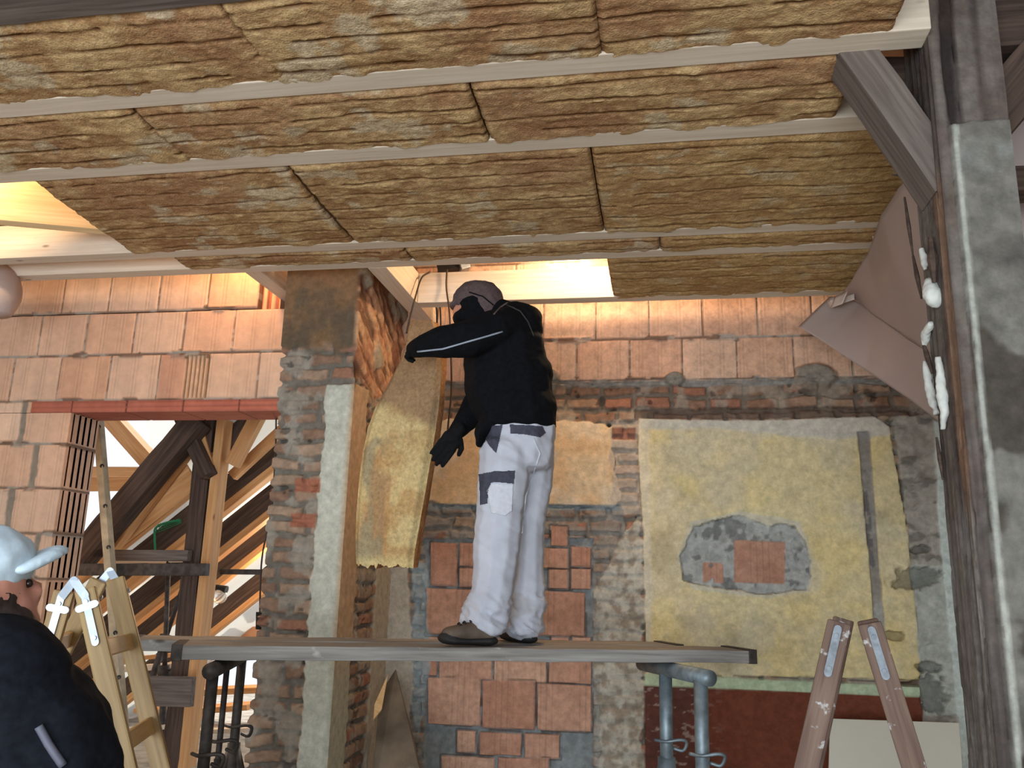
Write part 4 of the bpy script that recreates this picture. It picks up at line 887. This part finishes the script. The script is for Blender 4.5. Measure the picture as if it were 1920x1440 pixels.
# planks
ZP = 1.40; pa = np.array([-1.79, 3.02, 0]); pd = np.array([.908, .419, 0.]); pn = np.array([-.419, .908, 0.]); PL = 2.40
def plank(off, s0, s1, w, th, z, lb, tilt=0.):
    a = pa+pd*s0+pn*(off+w/2); b = pa+pd*s1+pn*(off+w/2); a[2] = b[2] = z-th/2
    t = thing('scaffold_plank', lb, 'plank', tuple(a), 'grey scaffold planks')
    beam('board', a, b, w, th, M_PLANK, t, rough=.006, bev=.005)
    for e, s in ((a, 1), (b, -1)):
        beam('end_strap', e-pd*s*.003, e+pd*s*.035, w+.006, th+.008, M_RUST, t, bev=.002)
    return t
plank(.0, .0, PL, .25, .052, ZP, 'grey weathered plank the worker stands on, the front one with metal end straps')
plank(.262, -.20, PL-.22, .25, .045, ZP+.002, 'grey weathered plank lying behind the one in front, reaching further left')
def trestle(lb, bar, legs, mat, spread, name='trestle', br=.03):
    t = thing(name, lb, 'trestle', (float((bar[0][0]+bar[1][0])/2), float((bar[0][1]+bar[1][1])/2), 0)); A, Bb = bar
    tube('top_bar', [A, Bb], br, mat, t, 16)
    d = (Bb-A)/np.linalg.norm(Bb-A); side = pd
    for f, r in legs:
        p = A+(Bb-A)*f; k = p-np.array([0, 0, .55]); tube('inner_tube', [p, k], r*.85, mat, t, 12); 
        tube('outer_tube', [p-np.array([0, 0, .36]), np.array([p[0], p[1], .62])], r*1.15, mat, t, 12)
        tube('leg', [np.array([p[0], p[1], .95]), np.array([p[0]-spread*side[0], p[1]-spread*side[1], .0])], r*.9, mat, t, 10)
        tube('leg', [np.array([p[0], p[1], .95]), np.array([p[0]+spread*side[0], p[1]+spread*side[1], .0])], r*.9, mat, t, 10)
        bm = bmesh.new(); c = np.array([p[0], p[1], 1.02]); tube_bm(bm, curve([c-(.05, 0, 0), c+(.0, -.03, 0), c+(.06, -.03, .01), c+(.085, -.02, .0), c+(.07, -.01, -.035), c+(.03, 0, -.03)], 6), .007, 8); frombm('locking_pin', bm, mat, t, True)
    for zz in (.45, .74):
        p, q = A+(Bb-A)*legs[0][0], A+(Bb-A)*legs[-1][0]; tube('cross_rail', [(p[0], p[1], zz), (q[0], q[1], zz)], .014, mat, t, 10)
    return t
TZ = ZP-.052-.035
l0 = at(394, 1259, Z=TZ); trestle('dark rusty steel trestle under the left end of the planks', (l0, l0+pn*.80+pd*.10), ((.07, .026), (.42, .014), (.86, .024)), M_RUST, .30)
r0 = at(1331, 1272, Z=TZ); trestle('grey galvanised steel trestle under the right end of the plank', (r0, r0+pn*.62-pd*.02), ((.12, .034), (.62, .034)), M_GALV, .26, br=.032)
# boards leaning
def lean(name, P, th, mat, lb, cat='board'):
    o = prism(name, P, th, np.cross(np.array(P[1])-P[0], np.array(P[2])-P[0]), mat, None, .002); return tag(o, lb, cat)
M_DARKB = m_plain('dirty_board', lin(106, 96, 84), .7, 0, .4, 5, .3, (lin(160, 156, 140), 3.0, .6))
lean('leaning_board', [at(742, 1254, Y=4.62), at(712, 1300, Y=4.55), at(690, 1560, Y=4.0), at(815, 1560, Y=4.0), at(772, 1370, Y=4.40)][::-1], .03, M_DARKB, 'dirty dark board with a slanted top leaning beside the pillar, under the plank')
lean('leaning_offcut', [at(728, 1262, Y=4.52), at(702, 1320, Y=4.40), at(700, 1350, Y=4.35), at(716, 1330, Y=4.40)][::-1], .02, M_PEACH, 'small brown slat poking out behind the dirty leaning board')
lean('white_board', [(at(1556, 1350, Y=4.70)), at(1549, 1560, Y=4.45), at(1812, 1560, Y=4.45), at(1797, 1358, Y=4.70)], .02, m_plain('white_board', lin(212, 208, 192), .5, 0, .04, 2), 'smooth off-white board leaning on the wall behind the paint-spattered ladder')
# loft work lamp and cables by the trimmer
t = thing('flood_lamp', 'black work floodlight lying in the loft above the worker', 'lamp', tuple(at(845, 508, Y=4.72)))
c = at(842, 506, Y=4.70); beam('housing', c+(-.07, 0, .0), c+(.06, .02, .03), .07, .05, M_BLACKP, t); beam('reflector', c+(.06, 0, .02), c+(.11, .02, .04), .09, .07, M_HINGE, t); tube('stand', [c+(-.06, -.02, -.02), c+(-.03, 0, .05)], .008, M_RUST, t)
bm = bmesh.new(); tube_bm(bm, curve([at(838, 505, Y=4.44), at(837, 540, Y=4.44), at(843, 590, Y=4.40), at(846, 680, Y=4.35), at(846, 740, Y=4.35), at(840, 800, Y=4.35), at(836, 860, Y=4.35)]), .005, 8)
tag(frombm('lamp_cable', bm, M_CABLE, None, True), 'brown cable hanging over the bright joist and down behind the slab', 'cable')
bm = bmesh.new(); tube_bm(bm, curve([at(806, 510, Y=4.44), at(790, 522, Y=4.40), at(778, 560, Y=4.3), at(770, 590, Y=4.3), at(762, 625, Y=4.3)]), .005, 8)
tag(frombm('lamp_cable', bm, M_CABLE, None, True), 'brown cable looping over the left end of the bright joist', 'cable')
for k in (0, 7):
    bm = bmesh.new(); tube_bm(bm, curve([at(826+k, 506, Y=4.72), at(818+k, 560, Y=4.75), at(819+k, 590, Y=4.75), at(820+k, 640, Y=4.75)]), .005, 8); tag(frombm('black_cable', bm, M_BLACKP, None, True), ['left', 'right'][k//7]+' one of two close black cables running down behind the joist end', 'cable', 'pair of black cables')

# ================================================================== PEOPLE
from mathutils.bvhtree import BVHTree
_ico = None
def ico():
    global _ico
    if _ico is None:
        bm = bmesh.new(); bmesh.ops.create_icosphere(bm, subdivisions=2, radius=1)
        _ico = (np.array([v.co[:] for v in bm.verts]), np.array([[v.index for v in f.verts] for f in bm.faces])); bm.free()
    return _ico
def chain(nodes, step=.22):
    """nodes: (point, r) or (point, (rx, ry, rz)) -> dense list of ellipsoids"""
    out = []; nd = [(np.asarray(p, float), np.asarray(r if hasattr(r, '__len__') else (r, r, r), float)) for p, r in nodes]
    if len(nd) == 1: return nd
    for (p, r), (q, s) in zip(nd, nd[1:]):
        k = max(2, int(np.linalg.norm(q-p)/(min(r.min(), s.min())*step))+1)
        for i in range(k): t = i/k; out.append((p+(q-p)*t, r+(s-r)*t))
    out.append(nd[-1]); return out
def blob(name, chains, mat, parent=None, vox=.009, smooth=6, wr=None, extra=None):
    V0, F0 = ico(); VV = []; FF = []; n = 0
    for c in chains:
        for p, r in c: VV.append(V0*r+p); FF.append(F0+n); n += len(V0)
    V = np.concatenate(VV); F = np.concatenate(FF)
    me = bpy.data.meshes.new('tmp'); me.from_pydata(V.tolist(), [], F.tolist())
    o = bpy.data.objects.new('tmp', me); COL.objects.link(o)
    m = o.modifiers.new('r', 'REMESH'); m.mode = 'VOXEL'; m.voxel_size = vox
    s = o.modifiers.new('s', 'SMOOTH'); s.iterations = smooth; s.factor = .5
    dg = bpy.context.evaluated_depsgraph_get(); r = bpy.data.meshes.new_from_object(o.evaluated_get(dg))
    bpy.data.objects.remove(o); bpy.data.meshes.remove(me); r.name = name
    if wr is not None:
        k = len(r.vertices); co = np.empty(k*3, np.float32); r.vertices.foreach_get('co', co); co = co.reshape(-1, 3).astype(float)
        no = np.empty(k*3, np.float32); r.vertices.foreach_get('normal', no); no = no.reshape(-1, 3)
        co = co+no*wr(co)[:, None]; r.vertices.foreach_set('co', co.astype(np.float32).ravel()); r.update()
    return link_mesh(name, r, mat, parent)
def hit(o, px, py, lift=.003):
    me = o.data; key = o.name
    if key not in hit.c: hit.c[key] = BVHTree.FromPolygons([v.co[:] for v in me.vertices], [p.vertices[:] for p in me.polygons])
    d = CR*(px-960)/FPX-CU*(py-720)/FPX+CF; d = d/np.linalg.norm(d)
    loc, nor, i, dist = hit.c[key].ray_cast(Vector(EYE), Vector(d))
    return None if loc is None else np.array(loc)+np.array(nor)*lift
hit.c = {}
def patch_on(o, poly, name, mat, parent, lift=.004, st=1.0, th=.003):
    """a cloth patch sewn on the surface of o, outline given where the photo shows it"""
    P = np.array(poly, float); x0, y0 = P.min(0); x1, y1 = P.max(0); nx, ny = int((x1-x0)/st)+2, int((y1-y0)/st)+2
    X, Y = np.meshgrid(np.linspace(x0, x1, nx), np.linspace(y0, y1, ny), indexing='ij'); ins = sdpoly(X, Y, P) < st*.35
    bm = bmesh.new(); vs = {}
    for i in range(nx):
        for j in range(ny):
            if ins[i, j]:
                h = hit(o, X[i, j], Y[i, j], lift)
                if h is not None: vs[i, j] = bm.verts.new(h)
    for i in range(nx-1):
        for j in range(ny-1):
            k = [(i, j), (i+1, j), (i+1, j+1), (i, j+1)]
            if all(q in vs for q in k): bm.faces.new([vs[q] for q in k])
    for v in [v for v in bm.verts if not v.link_faces]: bm.verts.remove(v)
    ob = frombm(name, bm, mat, parent, True); md = ob.modifiers.new('t', 'SOLIDIFY'); md.thickness = th; md.offset = 0; return ob
def line_on(o, pts, name, mat, parent, r=.003, lift=.002, k=6):
    q = []
    P = [np.array(p, float) for p in pts]
    for a, b in zip(P, P[1:]):
        for i in range(k): h = hit(o, *(a+(b-a)*i/k), lift); q += [h] if h is not None else []
    h = hit(o, *P[-1], lift); q += [h] if h is not None else []
    return tube(name, q, r, mat, parent, 8)
def cloth(name, c, var=.08, rough=.9, sc=60):
    m = m_plain(name, c, rough, 0, var, sc, .25, spec=.15); m.node_tree.nodes['Principled BSDF'].inputs['Sheen Weight'].default_value = .0; return m
M_BLK = cloth('black_fleece', lin(12, 13, 17), .3)
M_NAVY = cloth('navy_black_fleece', lin(19, 21, 28), .3)
M_TRO = m_plain('white_work_trousers', lin(192, 194, 204), .9, 0, .10, 7, .1, (lin(184, 182, 186), 4.0, .64), spec=.15)
M_PATCH = cloth('grey_patch', lin(72, 72, 84), .15)
M_POCK = cloth('pocket_white', lin(206, 208, 216), .05)
M_PIPE = m_plain('reflective_piping', lin(150, 158, 172), .4, 0, .1)
M_SKIN = m_plain('skin', lin(196, 136, 116), .55, 0, .10, 14)
M_HAT = cloth('brown_grey_knit', lin(92, 76, 76), .15, sc=90)
M_GLOVE = cloth('black_glove', lin(22, 22, 24), .2)
M_SHOE = m_plain('brown_shoe_leather', lin(92, 78, 66), .7, 0, .25, 18, .3)
M_SOLE = m_plain('black_rubber', lin(30, 28, 28), .7)
M_CAPW = cloth('pale_cap_cloth', lin(196, 212, 222), .06)
M_HAIR = m_plain('dark_hair', lin(48, 36, 32), .7, 0, .3, 60, .5)
M_EYE = m_plain('eye', lin(40, 30, 26), .2)

# ---- the worker on the plank, seen from his left and a little behind, reaching up to the slab
Y0 = 3.66; SC = 1600/3.95
def Q(px, py, dy=0.): return at(px, py, Y=Y0+dy)
def E(px, py, hw, dep=None, dy=0., vz=None):
    a = hw/SC; return (Q(px, py, dy), (a, dep if dep else a, vz if vz else min(a, .09)))
man = thing('person', 'worker in black hooded jacket and white trousers standing on the plank holding a slab', 'person', tuple(Q(940, 1205, .05)))
hd = Q(890, 572, .10)
body = blob('body', [
    chain([(hd, (.088, .078, .105)), (hd+(.02, 0, .03), (.092, .078, .095))]),
    [(hd+(-.060, .02, -.035), (.05, .058, .075)), (hd+(-.098, .034, -.020), (.020, .014, .030)), (hd+(-.085, .03, -.062), (.024, .034, .020)), (hd+(-.070, .03, -.095), (.034, .040, .026)), (hd+(.012, -.078, -.025), (.022, .010, .032))],
    chain([(hd+(.03, .0, -.06), .055), (Q(925, 625, .10), .065)]),
    chain([E(945, 630, 45, .12, .10), E(958, 720, 60, .12, .10), E(970, 790, 56, .13, .10), E(972, 835, 58, .14, .10)]),
    chain([(Q(940, 625, -.05), .055), (Q(860, 640, -.10), .042), (Q(785, 652, -.02), .030)]),
    chain([(Q(930, 640, .24), .055), (Q(900, 740, .22), .040), (Q(862, 805, .17), .028)]),
    chain([(Q(948, 850, .02), .085), (Q(930, 1010, .0), .058), (Q(912, 1170, .0), .038)]),
    chain([(Q(990, 850, .20), .080), (Q(995, 1010, .20), .052), (Q(985, 1180, .20), .036)])], M_SKIN, man, .010, 4)
for s in (-.030, .034):
    ball('eye', hd+(-.101+.008*abs(s*20), .022+s, .004), .011, M_EYE, body)
def jack_wr(co):
    x, y, z = co.T
    a = fbm(x*5+z*3, y*5, z*11-x*5, 201, 3)-.5; b = fbm(x*14, y*14, z*20, 202, 3)-.5
    return .022*a+.008*b
jacket = blob('jacket', [
    chain([E(950, 606, 52, .15, .10, .05), E(948, 640, 76, .19, .10, .06), E(950, 690, 83, .185, .10, .06), E(955, 740, 85, .18, .10, .06), E(966, 782, 77, .185, .10, .05), E(972, 800, 72, .185, .10, .035)]),
    [E(992, 650, 30, .14, .12, .09), E(1006, 700, 32, .14, .12, .10), E(1014, 760, 31, .14, .11, .09)],
    chain([(Q(972, 600, .05), .075), (Q(930, 615, -.06), .092), (Q(880, 634, -.12), .090), (Q(835, 640, -.13), .077), (Q(800, 648, -.10), .058), (Q(776, 655, -.04), .040)]),   # near arm raised
    chain([(Q(935, 650, .26), .09), (Q(908, 735, .25), .082), (Q(885, 778, .20), .064), (Q(862, 803, .15), .050), (Q(852, 814, .13), .042)]),   # far arm lowered
    chain([(Q(925, 795, .04), (.07, .10, .04)), (Q(903, 812, .02), (.035, .08, .04)), (Q(898, 832, .0), (.018, .06, .02))]),   # loose front hem
    chain([(Q(918, 612, .10), .072), (Q(940, 590, .10), .078)]), # collar
    chain([(Q(964, 588, .10), (.080, .10, .055)), (Q(988, 600, .10), (.076, .115, .075)), (Q(997, 617, .10), (.054, .10, .05))])],  # hood hanging on the back
    M_BLK, man, .009, 5, jack_wr)
line_on(jacket, [(783, 659), (830, 654), (880, 640), (942, 622)], 'sleeve_piping', M_PIPE, jacket, .0042)
line_on(jacket, [(926, 590), (938, 577), (952, 568)], 'hood_seam', M_HAT, jacket, .004)
line_on(jacket, [(950, 572), (975, 584), (990, 604), (1000, 630)], 'hood_seam', m_plain('seam', lin(60, 54, 54), .8), jacket, .003)
def tro_wr(co):
    x, y, z = co.T; low = sm(1.72, 1.45, z)
    a = fbm(x*4+y*2, y*5, z*9+x*6, 211, 3)-.5; b = 1-np.abs(fbm(x*7, y*7, z*20+x*12, 212, 3)*2-1); c = fbm(x*13, y*13, z*30, 213, 3)-.5
    return .014*a+(.034*(b-.72)+.018*c)*(.30+1.2*low)-.004
tro = blob('trousers', [
    chain([E(976, 795, 67, .165, .10, .04), E(972, 835, 69, .17, .10, .05), E(970, 870, 66, .165, .10, .05)]),
    chain([E(948, 850, 50, .12, .02), E(944, 900, 47, .115, .0), E(938, 960, 45, .11, .0), E(932, 1020, 43, .105, .0), E(928, 1075, 39, .10, .0), E(922, 1110, 38, .10, .0), E(914, 1140, 41, .105, .0), E(907, 1158, 40, .115, .0), E(907, 1178, 39, .12, .0, .03)]),
    chain([E(1000, 850, 42, .12, .20), E(1000, 910, 38, .11, .20), E(995, 970, 30, .10, .21), E(994, 1030, 27, .095, .21), E(992, 1080, 29, .095, .21), E(989, 1120, 35, .10, .21), E(990, 1150, 32, .10, .21), E(986, 1162, 33, .11, .21), E(986, 1181, 33, .12, .21, .03)])],
    M_TRO, man, .0085, 3, tro_wr)
for nm, P_, mt in (('pocket_patch', [(905, 800), (943, 797), (931, 850), (917, 834), (904, 812)], M_PATCH), ('rear_pocket_flap', [(957, 796), (1016, 799), (1022, 812), (1012, 820), (985, 815), (958, 813)], M_PATCH),
                   ('cargo_flap', [(899, 890), (928, 884), (965, 883), (963, 907), (930, 904), (901, 909)], M_PATCH), ('tool_pocket', [(901, 905), (921, 905), (916, 924), (914, 944), (902, 947)], M_PATCH),
                   ('cargo_pocket', [(914, 920), (922, 907), (962, 908), (959, 958), (948, 967), (922, 962)], M_POCK)):
    patch_on(tro, P_, nm, mt, tro)
line_on(tro, [(1000, 822), (1012, 850), (1006, 870), (985, 930), (978, 1000)], 'seam', M_POCK, tro, .003)
# beanie with a short brim
hat = blob('beanie', [chain([(hd+(.000, 0, .035), (.106, .094, .085)), (hd+(.035, -.0, .020), (.105, .094, .100)), (hd+(.060, 0, -.02), (.085, .088, .085))]), chain([(hd+(-.075, .02, .012), (.040, .070, .016)), (hd+(-.112, .03, -.004), (.018, .05, .008))])],
           M_HAT, man, .008, 5, lambda co: .007*(fbm(co[:, 0]*20, co[:, 1]*20, co[:, 2]*30, 221, 3)-.5)*2)
blob('face_warmer', [chain([(hd+(.015, -.004, -.045), (.088, .090, .075)), (hd+(.02, -.004, -.09), (.075, .080, .04))]), [(hd+(-.035, .0, -.068), (.070, .085, .045)), (hd+(.010, -.03, .0), (.080, .068, .05))]], M_BLK, man, .008, 4)
line_on(hat, [(880, 548), (905, 556), (925, 572)], 'seam', M_BLK, hat, .003)
def glove(palm, fwd, up, curl, mat, name, parent, s=1., spread=.16, side=1, vox=.0055):
    f = np.array(fwd, float); f /= np.linalg.norm(f); u = np.array(up, float); u -= f*(u@f); u /= np.linalg.norm(u); r = np.cross(f, u)*side
    ch = [chain([(palm-f*.05*s, (.026*s,)*3), (palm, (.030*s,)*3)]), chain([(palm+r*.022*s, .021*s), (palm+r*.024*s+f*.035*s, .017*s)]), chain([(palm-r*.022*s, .021*s), (palm-r*.024*s+f*.032*s, .016*s)])]
    for k, (off, L) in enumerate(((.033, .072), (.012, .082), (-.010, .077), (-.031, .060))):
        p = palm+f*.034*s+r*off*s; d = f+r*spread*(off*18)*.4; d /= np.linalg.norm(d); pts = [(p, .0115*s)]; a = 0
        for j, q in enumerate((.42, .33, .25)):
            a += curl[j]*(1+.12*k); dd = d*math.cos(a)-u*math.sin(a); p = p+dd*L*q*s*1.15; pts.append((p, (.0105-.001*j)*s))
        ch.append(chain(pts, .5))
    p = palm-f*.012*s+r*.030*s; t1 = r*.75+f*.65-u*.35; t1 /= np.linalg.norm(t1); t2 = r*.25+f*.9-u*.55; t2 /= np.linalg.norm(t2)
    ch.append(chain([(p, .015*s), (p+t1*.036*s, .0125*s), (p+t1*.036*s+t2*.03*s, .0105*s)], .5))
    return blob(name, ch, mat, parent, vox, 2)
glove(Q(783, 654, -.02), (-.72, .25, .10), (.05, -.9, .35), (.5, .7, .6), M_GLOVE, 'glove', man, 1.05)
glove(Q(848, 822, .10), (-.42, -.05, -.62), (.3, -.85, -.1), (.12, .2, .15), M_GLOVE, 'glove', man, 1.12, side=-1)
def shoe(heel, toe, w, name):
    h, t = np.array(heel), np.array(toe); d = (t-h); L = np.linalg.norm(d); d /= L; z = np.array([0, 0, 1.])
    up_ = blob(name, [chain([(h+d*.05+z*.055, (w*.80, w*.80, .045)), (h+d*L*.5+z*.052, (w*.86, w*.86, .040)), (h+d*L*.78+z*.044, (w*.95, w*.95, .032)), (t-d*.045+z*.042, (w*.82, w*.82, .032))]), chain([(h+d*.07+z*.075, w*.72), (h+d*.09+z*.10, w*.5)])], M_SHOE, man, .006, 4)
    blob('sole', [chain([(h+d*.045+z*.017, (w*.88, w*.88, .020)), (h+d*L*.5+z*.015, (w*.80, w*.80, .017)), (h+d*L*.78+z*.017, (w*1.02, w*1.02, .019)), (t-d*.035+z*.026, (w*.90, w*.90, .026))]), chain([(t-d*.05+z*.038, (w*.88, w*.88, .033)), (t-d*.045+z*.036, (w*.86, w*.86, .030))])], M_SOLE, up_, .006, 3)
    for k in range(4):
        c = h+d*(L*.42+k*.022)+z*(.098-k*.006); s = np.cross(d, z)*w*.55; tube('lace', [c-s, c+z*.006, c+s], .004, M_SOLE, up_, None, 6) if False else tube('lace', [c-s, c+z*.006, c+s], .004, M_SOLE, up_)
ZF = ZP+.006
shoe(at(931, 1211, Z=ZF)+(.0, .045, 0), at(822, 1209, Z=ZF)+(0, .02, 0), .052, 'shoe')
hb = at(1008, 1211, Z=ZF)+(-.035, .125, 0); shoe(hb, hb+np.array([-.17, .21, 0]), .050, 'shoe')

# ---- slab in his hands
def slab():
    rows = [(1060, 662, 770, 0), (1000, 662, 779, 0), (950, 664, 789, 0), (900, 668, 797, .0), (850, 675, 806, .0), (800, 685, 814, .0), (760, 700, 819, .01), (720, 722, 822, .02), (690, 738, 824, .03), (665, 750, 825, .05), (640, 757, 824, .075), (615, 762, 820, .11), (600, 765, 812, .15)]
    nz, nx = 190, 60; ys = np.linspace(1060, 600, nz); ry = np.array([r[0] for r in rows])[::-1]
    def ip(c): return np.interp(ys, ry, np.array([r[c] for r in rows], float)[::-1])
    xl, xr, dy = ip(1), ip(2), ip(3); s = np.linspace(0, 1, nx); g = Geo(); T = .11
    P = np.array([[at(xl[j]+(xr[j]-xl[j])*s[i], ys[j], Y=3.80+dy[j]+.10*(1-s[i])) for j in range(nz)] for i in range(nx)])
    x, y, z = P[..., 0], P[..., 1], P[..., 2]; S_ = np.broadcast_to(s[:, None], x.shape); yy = np.broadcast_to(ys[None], x.shape)
    n = fbm(x*8, z*8, 0., 231, 5); nf = fbm(x*40, z*26, 0., 232, 4)
    edge = np.minimum(S_, 1-S_); bot = sm(1040, 1062, yy)
    H = .014*(n-.5)+.006*(nf-.5)-.035*sm(.10, 0, edge)-.01*bot
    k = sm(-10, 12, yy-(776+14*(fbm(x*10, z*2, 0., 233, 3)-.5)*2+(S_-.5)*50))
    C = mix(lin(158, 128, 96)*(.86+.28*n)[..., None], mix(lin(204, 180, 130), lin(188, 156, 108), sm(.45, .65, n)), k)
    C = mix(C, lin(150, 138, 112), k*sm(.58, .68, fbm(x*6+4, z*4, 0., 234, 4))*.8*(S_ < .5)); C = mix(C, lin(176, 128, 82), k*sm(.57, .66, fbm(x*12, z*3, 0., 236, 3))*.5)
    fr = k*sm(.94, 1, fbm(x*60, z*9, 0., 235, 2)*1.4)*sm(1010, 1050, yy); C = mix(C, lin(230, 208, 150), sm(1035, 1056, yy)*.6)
    N = np.array([0, -1., 0]); F = P+N*H[..., None]; F[..., 2] -= (sm(1046, 1060, yy)*.045*(fbm(x*60, 0*z, 0., 237, 4)-.45))
    Bk = P+np.array([0, T, 0]); Bk[..., 1] += .012*(fbm(x*9, z*9, 3., 238, 3)-.5)
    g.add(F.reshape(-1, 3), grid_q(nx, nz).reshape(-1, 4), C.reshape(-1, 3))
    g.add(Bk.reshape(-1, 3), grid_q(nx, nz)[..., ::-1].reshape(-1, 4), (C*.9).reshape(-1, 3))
    brown = lin(146, 98, 62)
    for A_, B2, fl in ((F[-1], Bk[-1], 0), (F[0], Bk[0], 1), (F[:, -1], Bk[:, -1], 1), (F[:, 0], Bk[:, 0], 0)):
        m = 9; t = np.linspace(0, 1, m)[None, :, None]; W = A_[:, None]*(1-t)+B2[:, None]*t; nn = fbm(W[..., 0]*20+W[..., 1]*40, W[..., 2]*9, 0., 239, 3)
        bulge = .012*np.sin(np.pi*t[..., 0])*(.5+nn); W[..., 0] += bulge*(1 if A_ is F[-1] or fl == 0 else -1)
        q = grid_q(W.shape[0], m); q = q if fl else q[..., ::-1]
        CC = mix(brown*.75, lin(178, 128, 84), nn); 
        if abs(A_[:, 2].max()-A_[:, 2].min()) < .12 and A_[:, 2].mean() > 2.6: CC = np.broadcast_to(lin(222, 196, 132), CC.shape)  # top end painted paler, the light falling on it put into the colour
        g.add(W.reshape(-1, 3), q.reshape(-1, 4), CC.reshape(-1, 3))
    o = g.build('insulation_slab', M_WOOL); tag(o, 'loose yellow mineral wool slab held upright by the worker, its upper part browner', 'insulation')
slab()

# ---- the man in the foreground, lower left
Y2 = 1.38
def P2(px, py, dy=0.): return at(px, py, Y=Y2+dy)
s2 = 1600/2.0
m2 = thing('person', 'man in pale cap and dark jacket at the lower left, back half turned', 'person', (P2(20, 1300)[0], Y2+.1, 0))
h2 = P2(-34, 1098, .02); ff = np.array([.62, .78, 0]); fs = np.array([.78, -.62, 0]); zz_ = np.array([0, 0, 1.])
b2 = blob('body', [chain([(h2, (.074, .080, .105)), (h2+(-.01, 0, .035), (.078, .084, .08))]),
    [(h2+ff*.045-zz_*.045, (.048, .050, .060)), (h2+ff*.090-zz_*.012, (.014, .016, .028)), (h2+ff*.085-zz_*.060, (.022, .024, .020)), (h2+ff*.07-zz_*.088, (.030, .032, .022)), (h2+fs*.074-zz_*.02, (.012, .012, .030))],
    chain([(h2+(-.01, -.01, -.08), .058), (P2(-5, 1240), .065)]),
    chain([(P2(0, 1345, .10), (.14, .10, .07)), (P2(10, 1500, .10), (.15, .10, .2)), (P2(10, 1900, .10), (.14, .10, .15))]),
    chain([(P2(90, 1345, .12), .05), (P2(125, 1560, .12), .04), (P2(165, 1800, .2), .035)]), chain([(P2(-110, 1345, .05), .05), (P2(-170, 1560, .05), .045), (P2(-160, 1800, .2), .035)]),
    chain([(P2(60, 1900, .1), .09), (np.array([P2(60, 1900)[0], Y2+.1, .48]), .06), (np.array([P2(60, 1900)[0], Y2+.1, .08]), .045), (np.array([P2(60, 1900)[0]+.08, Y2+.16, .04]), .035)]),
    chain([(P2(-60, 1900, .1), .09), (np.array([P2(-60, 1900)[0], Y2+.05, .48]), .06), (np.array([P2(-60, 1900)[0], Y2+.05, .08]), .045), (np.array([P2(-60, 1900)[0]+.08, Y2+.12, .04]), .035)])], M_SKIN, m2, .010, 4)
ball('eye', h2+ff*.070+fs*.026+zz_*.006, .008, M_EYE, b2)
blob('hair', [chain([(h2+(-.01, -.01, -.02), (.083, .088, .075)), (h2+(-.02, -.015, -.075), (.070, .075, .05))]), chain([(h2+ff*.030-zz_*.075, (.066, .066, .045)), (h2+ff*.062-zz_*.080, (.048, .048, .042))]), [(h2+ff*.040+fs*.022-zz_*.072, (.056, .056, .046)), (h2-ff*.035+fs*.010-zz_*.035, (.082, .082, .06))]], M_HAIR, m2, .008, 3, lambda co: .004*(fbm(co[:, 0]*60, co[:, 1]*60, co[:, 2]*90, 241, 2)-.5)*2)
cap2 = blob('cap', [chain([(h2+(-.010, -.004, .045), (.096, .100, .072)), (h2+(-.045, -.012, .000), (.090, .098, .060))])], M_CAPW, m2, .007, 4)
pk = []
for k in range(9):
    t = k/8; 
    for w_ in np.linspace(-1, 1, 7): pk.append((h2+ff*(.065+.055*t-.018*w_*w_)+fs*(w_*.062*(1-.35*t*t))+zz_*(.040+.030*t-.010*w_*w_), (.018, .018, .009)))
blob('visor', [pk], M_CAPW, cap2, .005, 3)
def j2_wr(co):
    x, y, z = co.T; return .022*(fbm(x*4, y*4, z*7, 251, 3)-.5)*2+.005*(fbm(x*16, y*16, z*20, 252, 3)-.5)*2
j2 = blob('jacket', [chain([(P2(-12, 1188, 0), (.086, .090, .040)), (P2(0, 1205, 0), (.090, .090, .045)), (P2(14, 1245, .02), (.105, .11, .05))]),
    chain([(P2(10, 1285, .04), (.12, .12, .04)), (P2(5, 1325, .07), (.18, .145, .06)), (P2(-5, 1410, .08), (.215, .17, .10)), (P2(-5, 1560, .08), (.21, .17, .12)), (P2(18, 1850, .08), (.21, .16, .06))]),
    chain([(P2(92, 1318, .12), .080), (P2(116, 1375, .14), .090), (P2(132, 1480, .13), .080), (P2(180, 1600, .12), .068), (P2(195, 1780, .2), .05)]),
    chain([(P2(-120, 1320, .05), .088), (P2(-150, 1400, .05), .085), (P2(-170, 1600, .05), .068), (P2(-165, 1780, .2), .05)])], M_NAVY, m2, .011, 6, j2_wr)
line_on(j2, [(72, 1362), (90, 1395), (118, 1436)], 'back_piping', m_plain('dull_piping', lin(84, 84, 96), .6), j2, .007)
tr2 = blob('trousers', [chain([(P2(18, 1860, .08), (.17, .14, .06)), (P2(18, 1960, .08), (.17, .14, .08))]),
    chain([(P2(60, 1900, .1), .10), (np.array([P2(60, 1900)[0], Y2+.1, .48]), .08), (np.array([P2(60, 1900)[0], Y2+.1, .12]), .07)]), chain([(P2(-60, 1900, .1), .10), (np.array([P2(-60, 1900)[0], Y2+.05, .48]), .08), (np.array([P2(-60, 1900)[0], Y2+.05, .12]), .07)])], M_NAVY, m2, .012, 4)
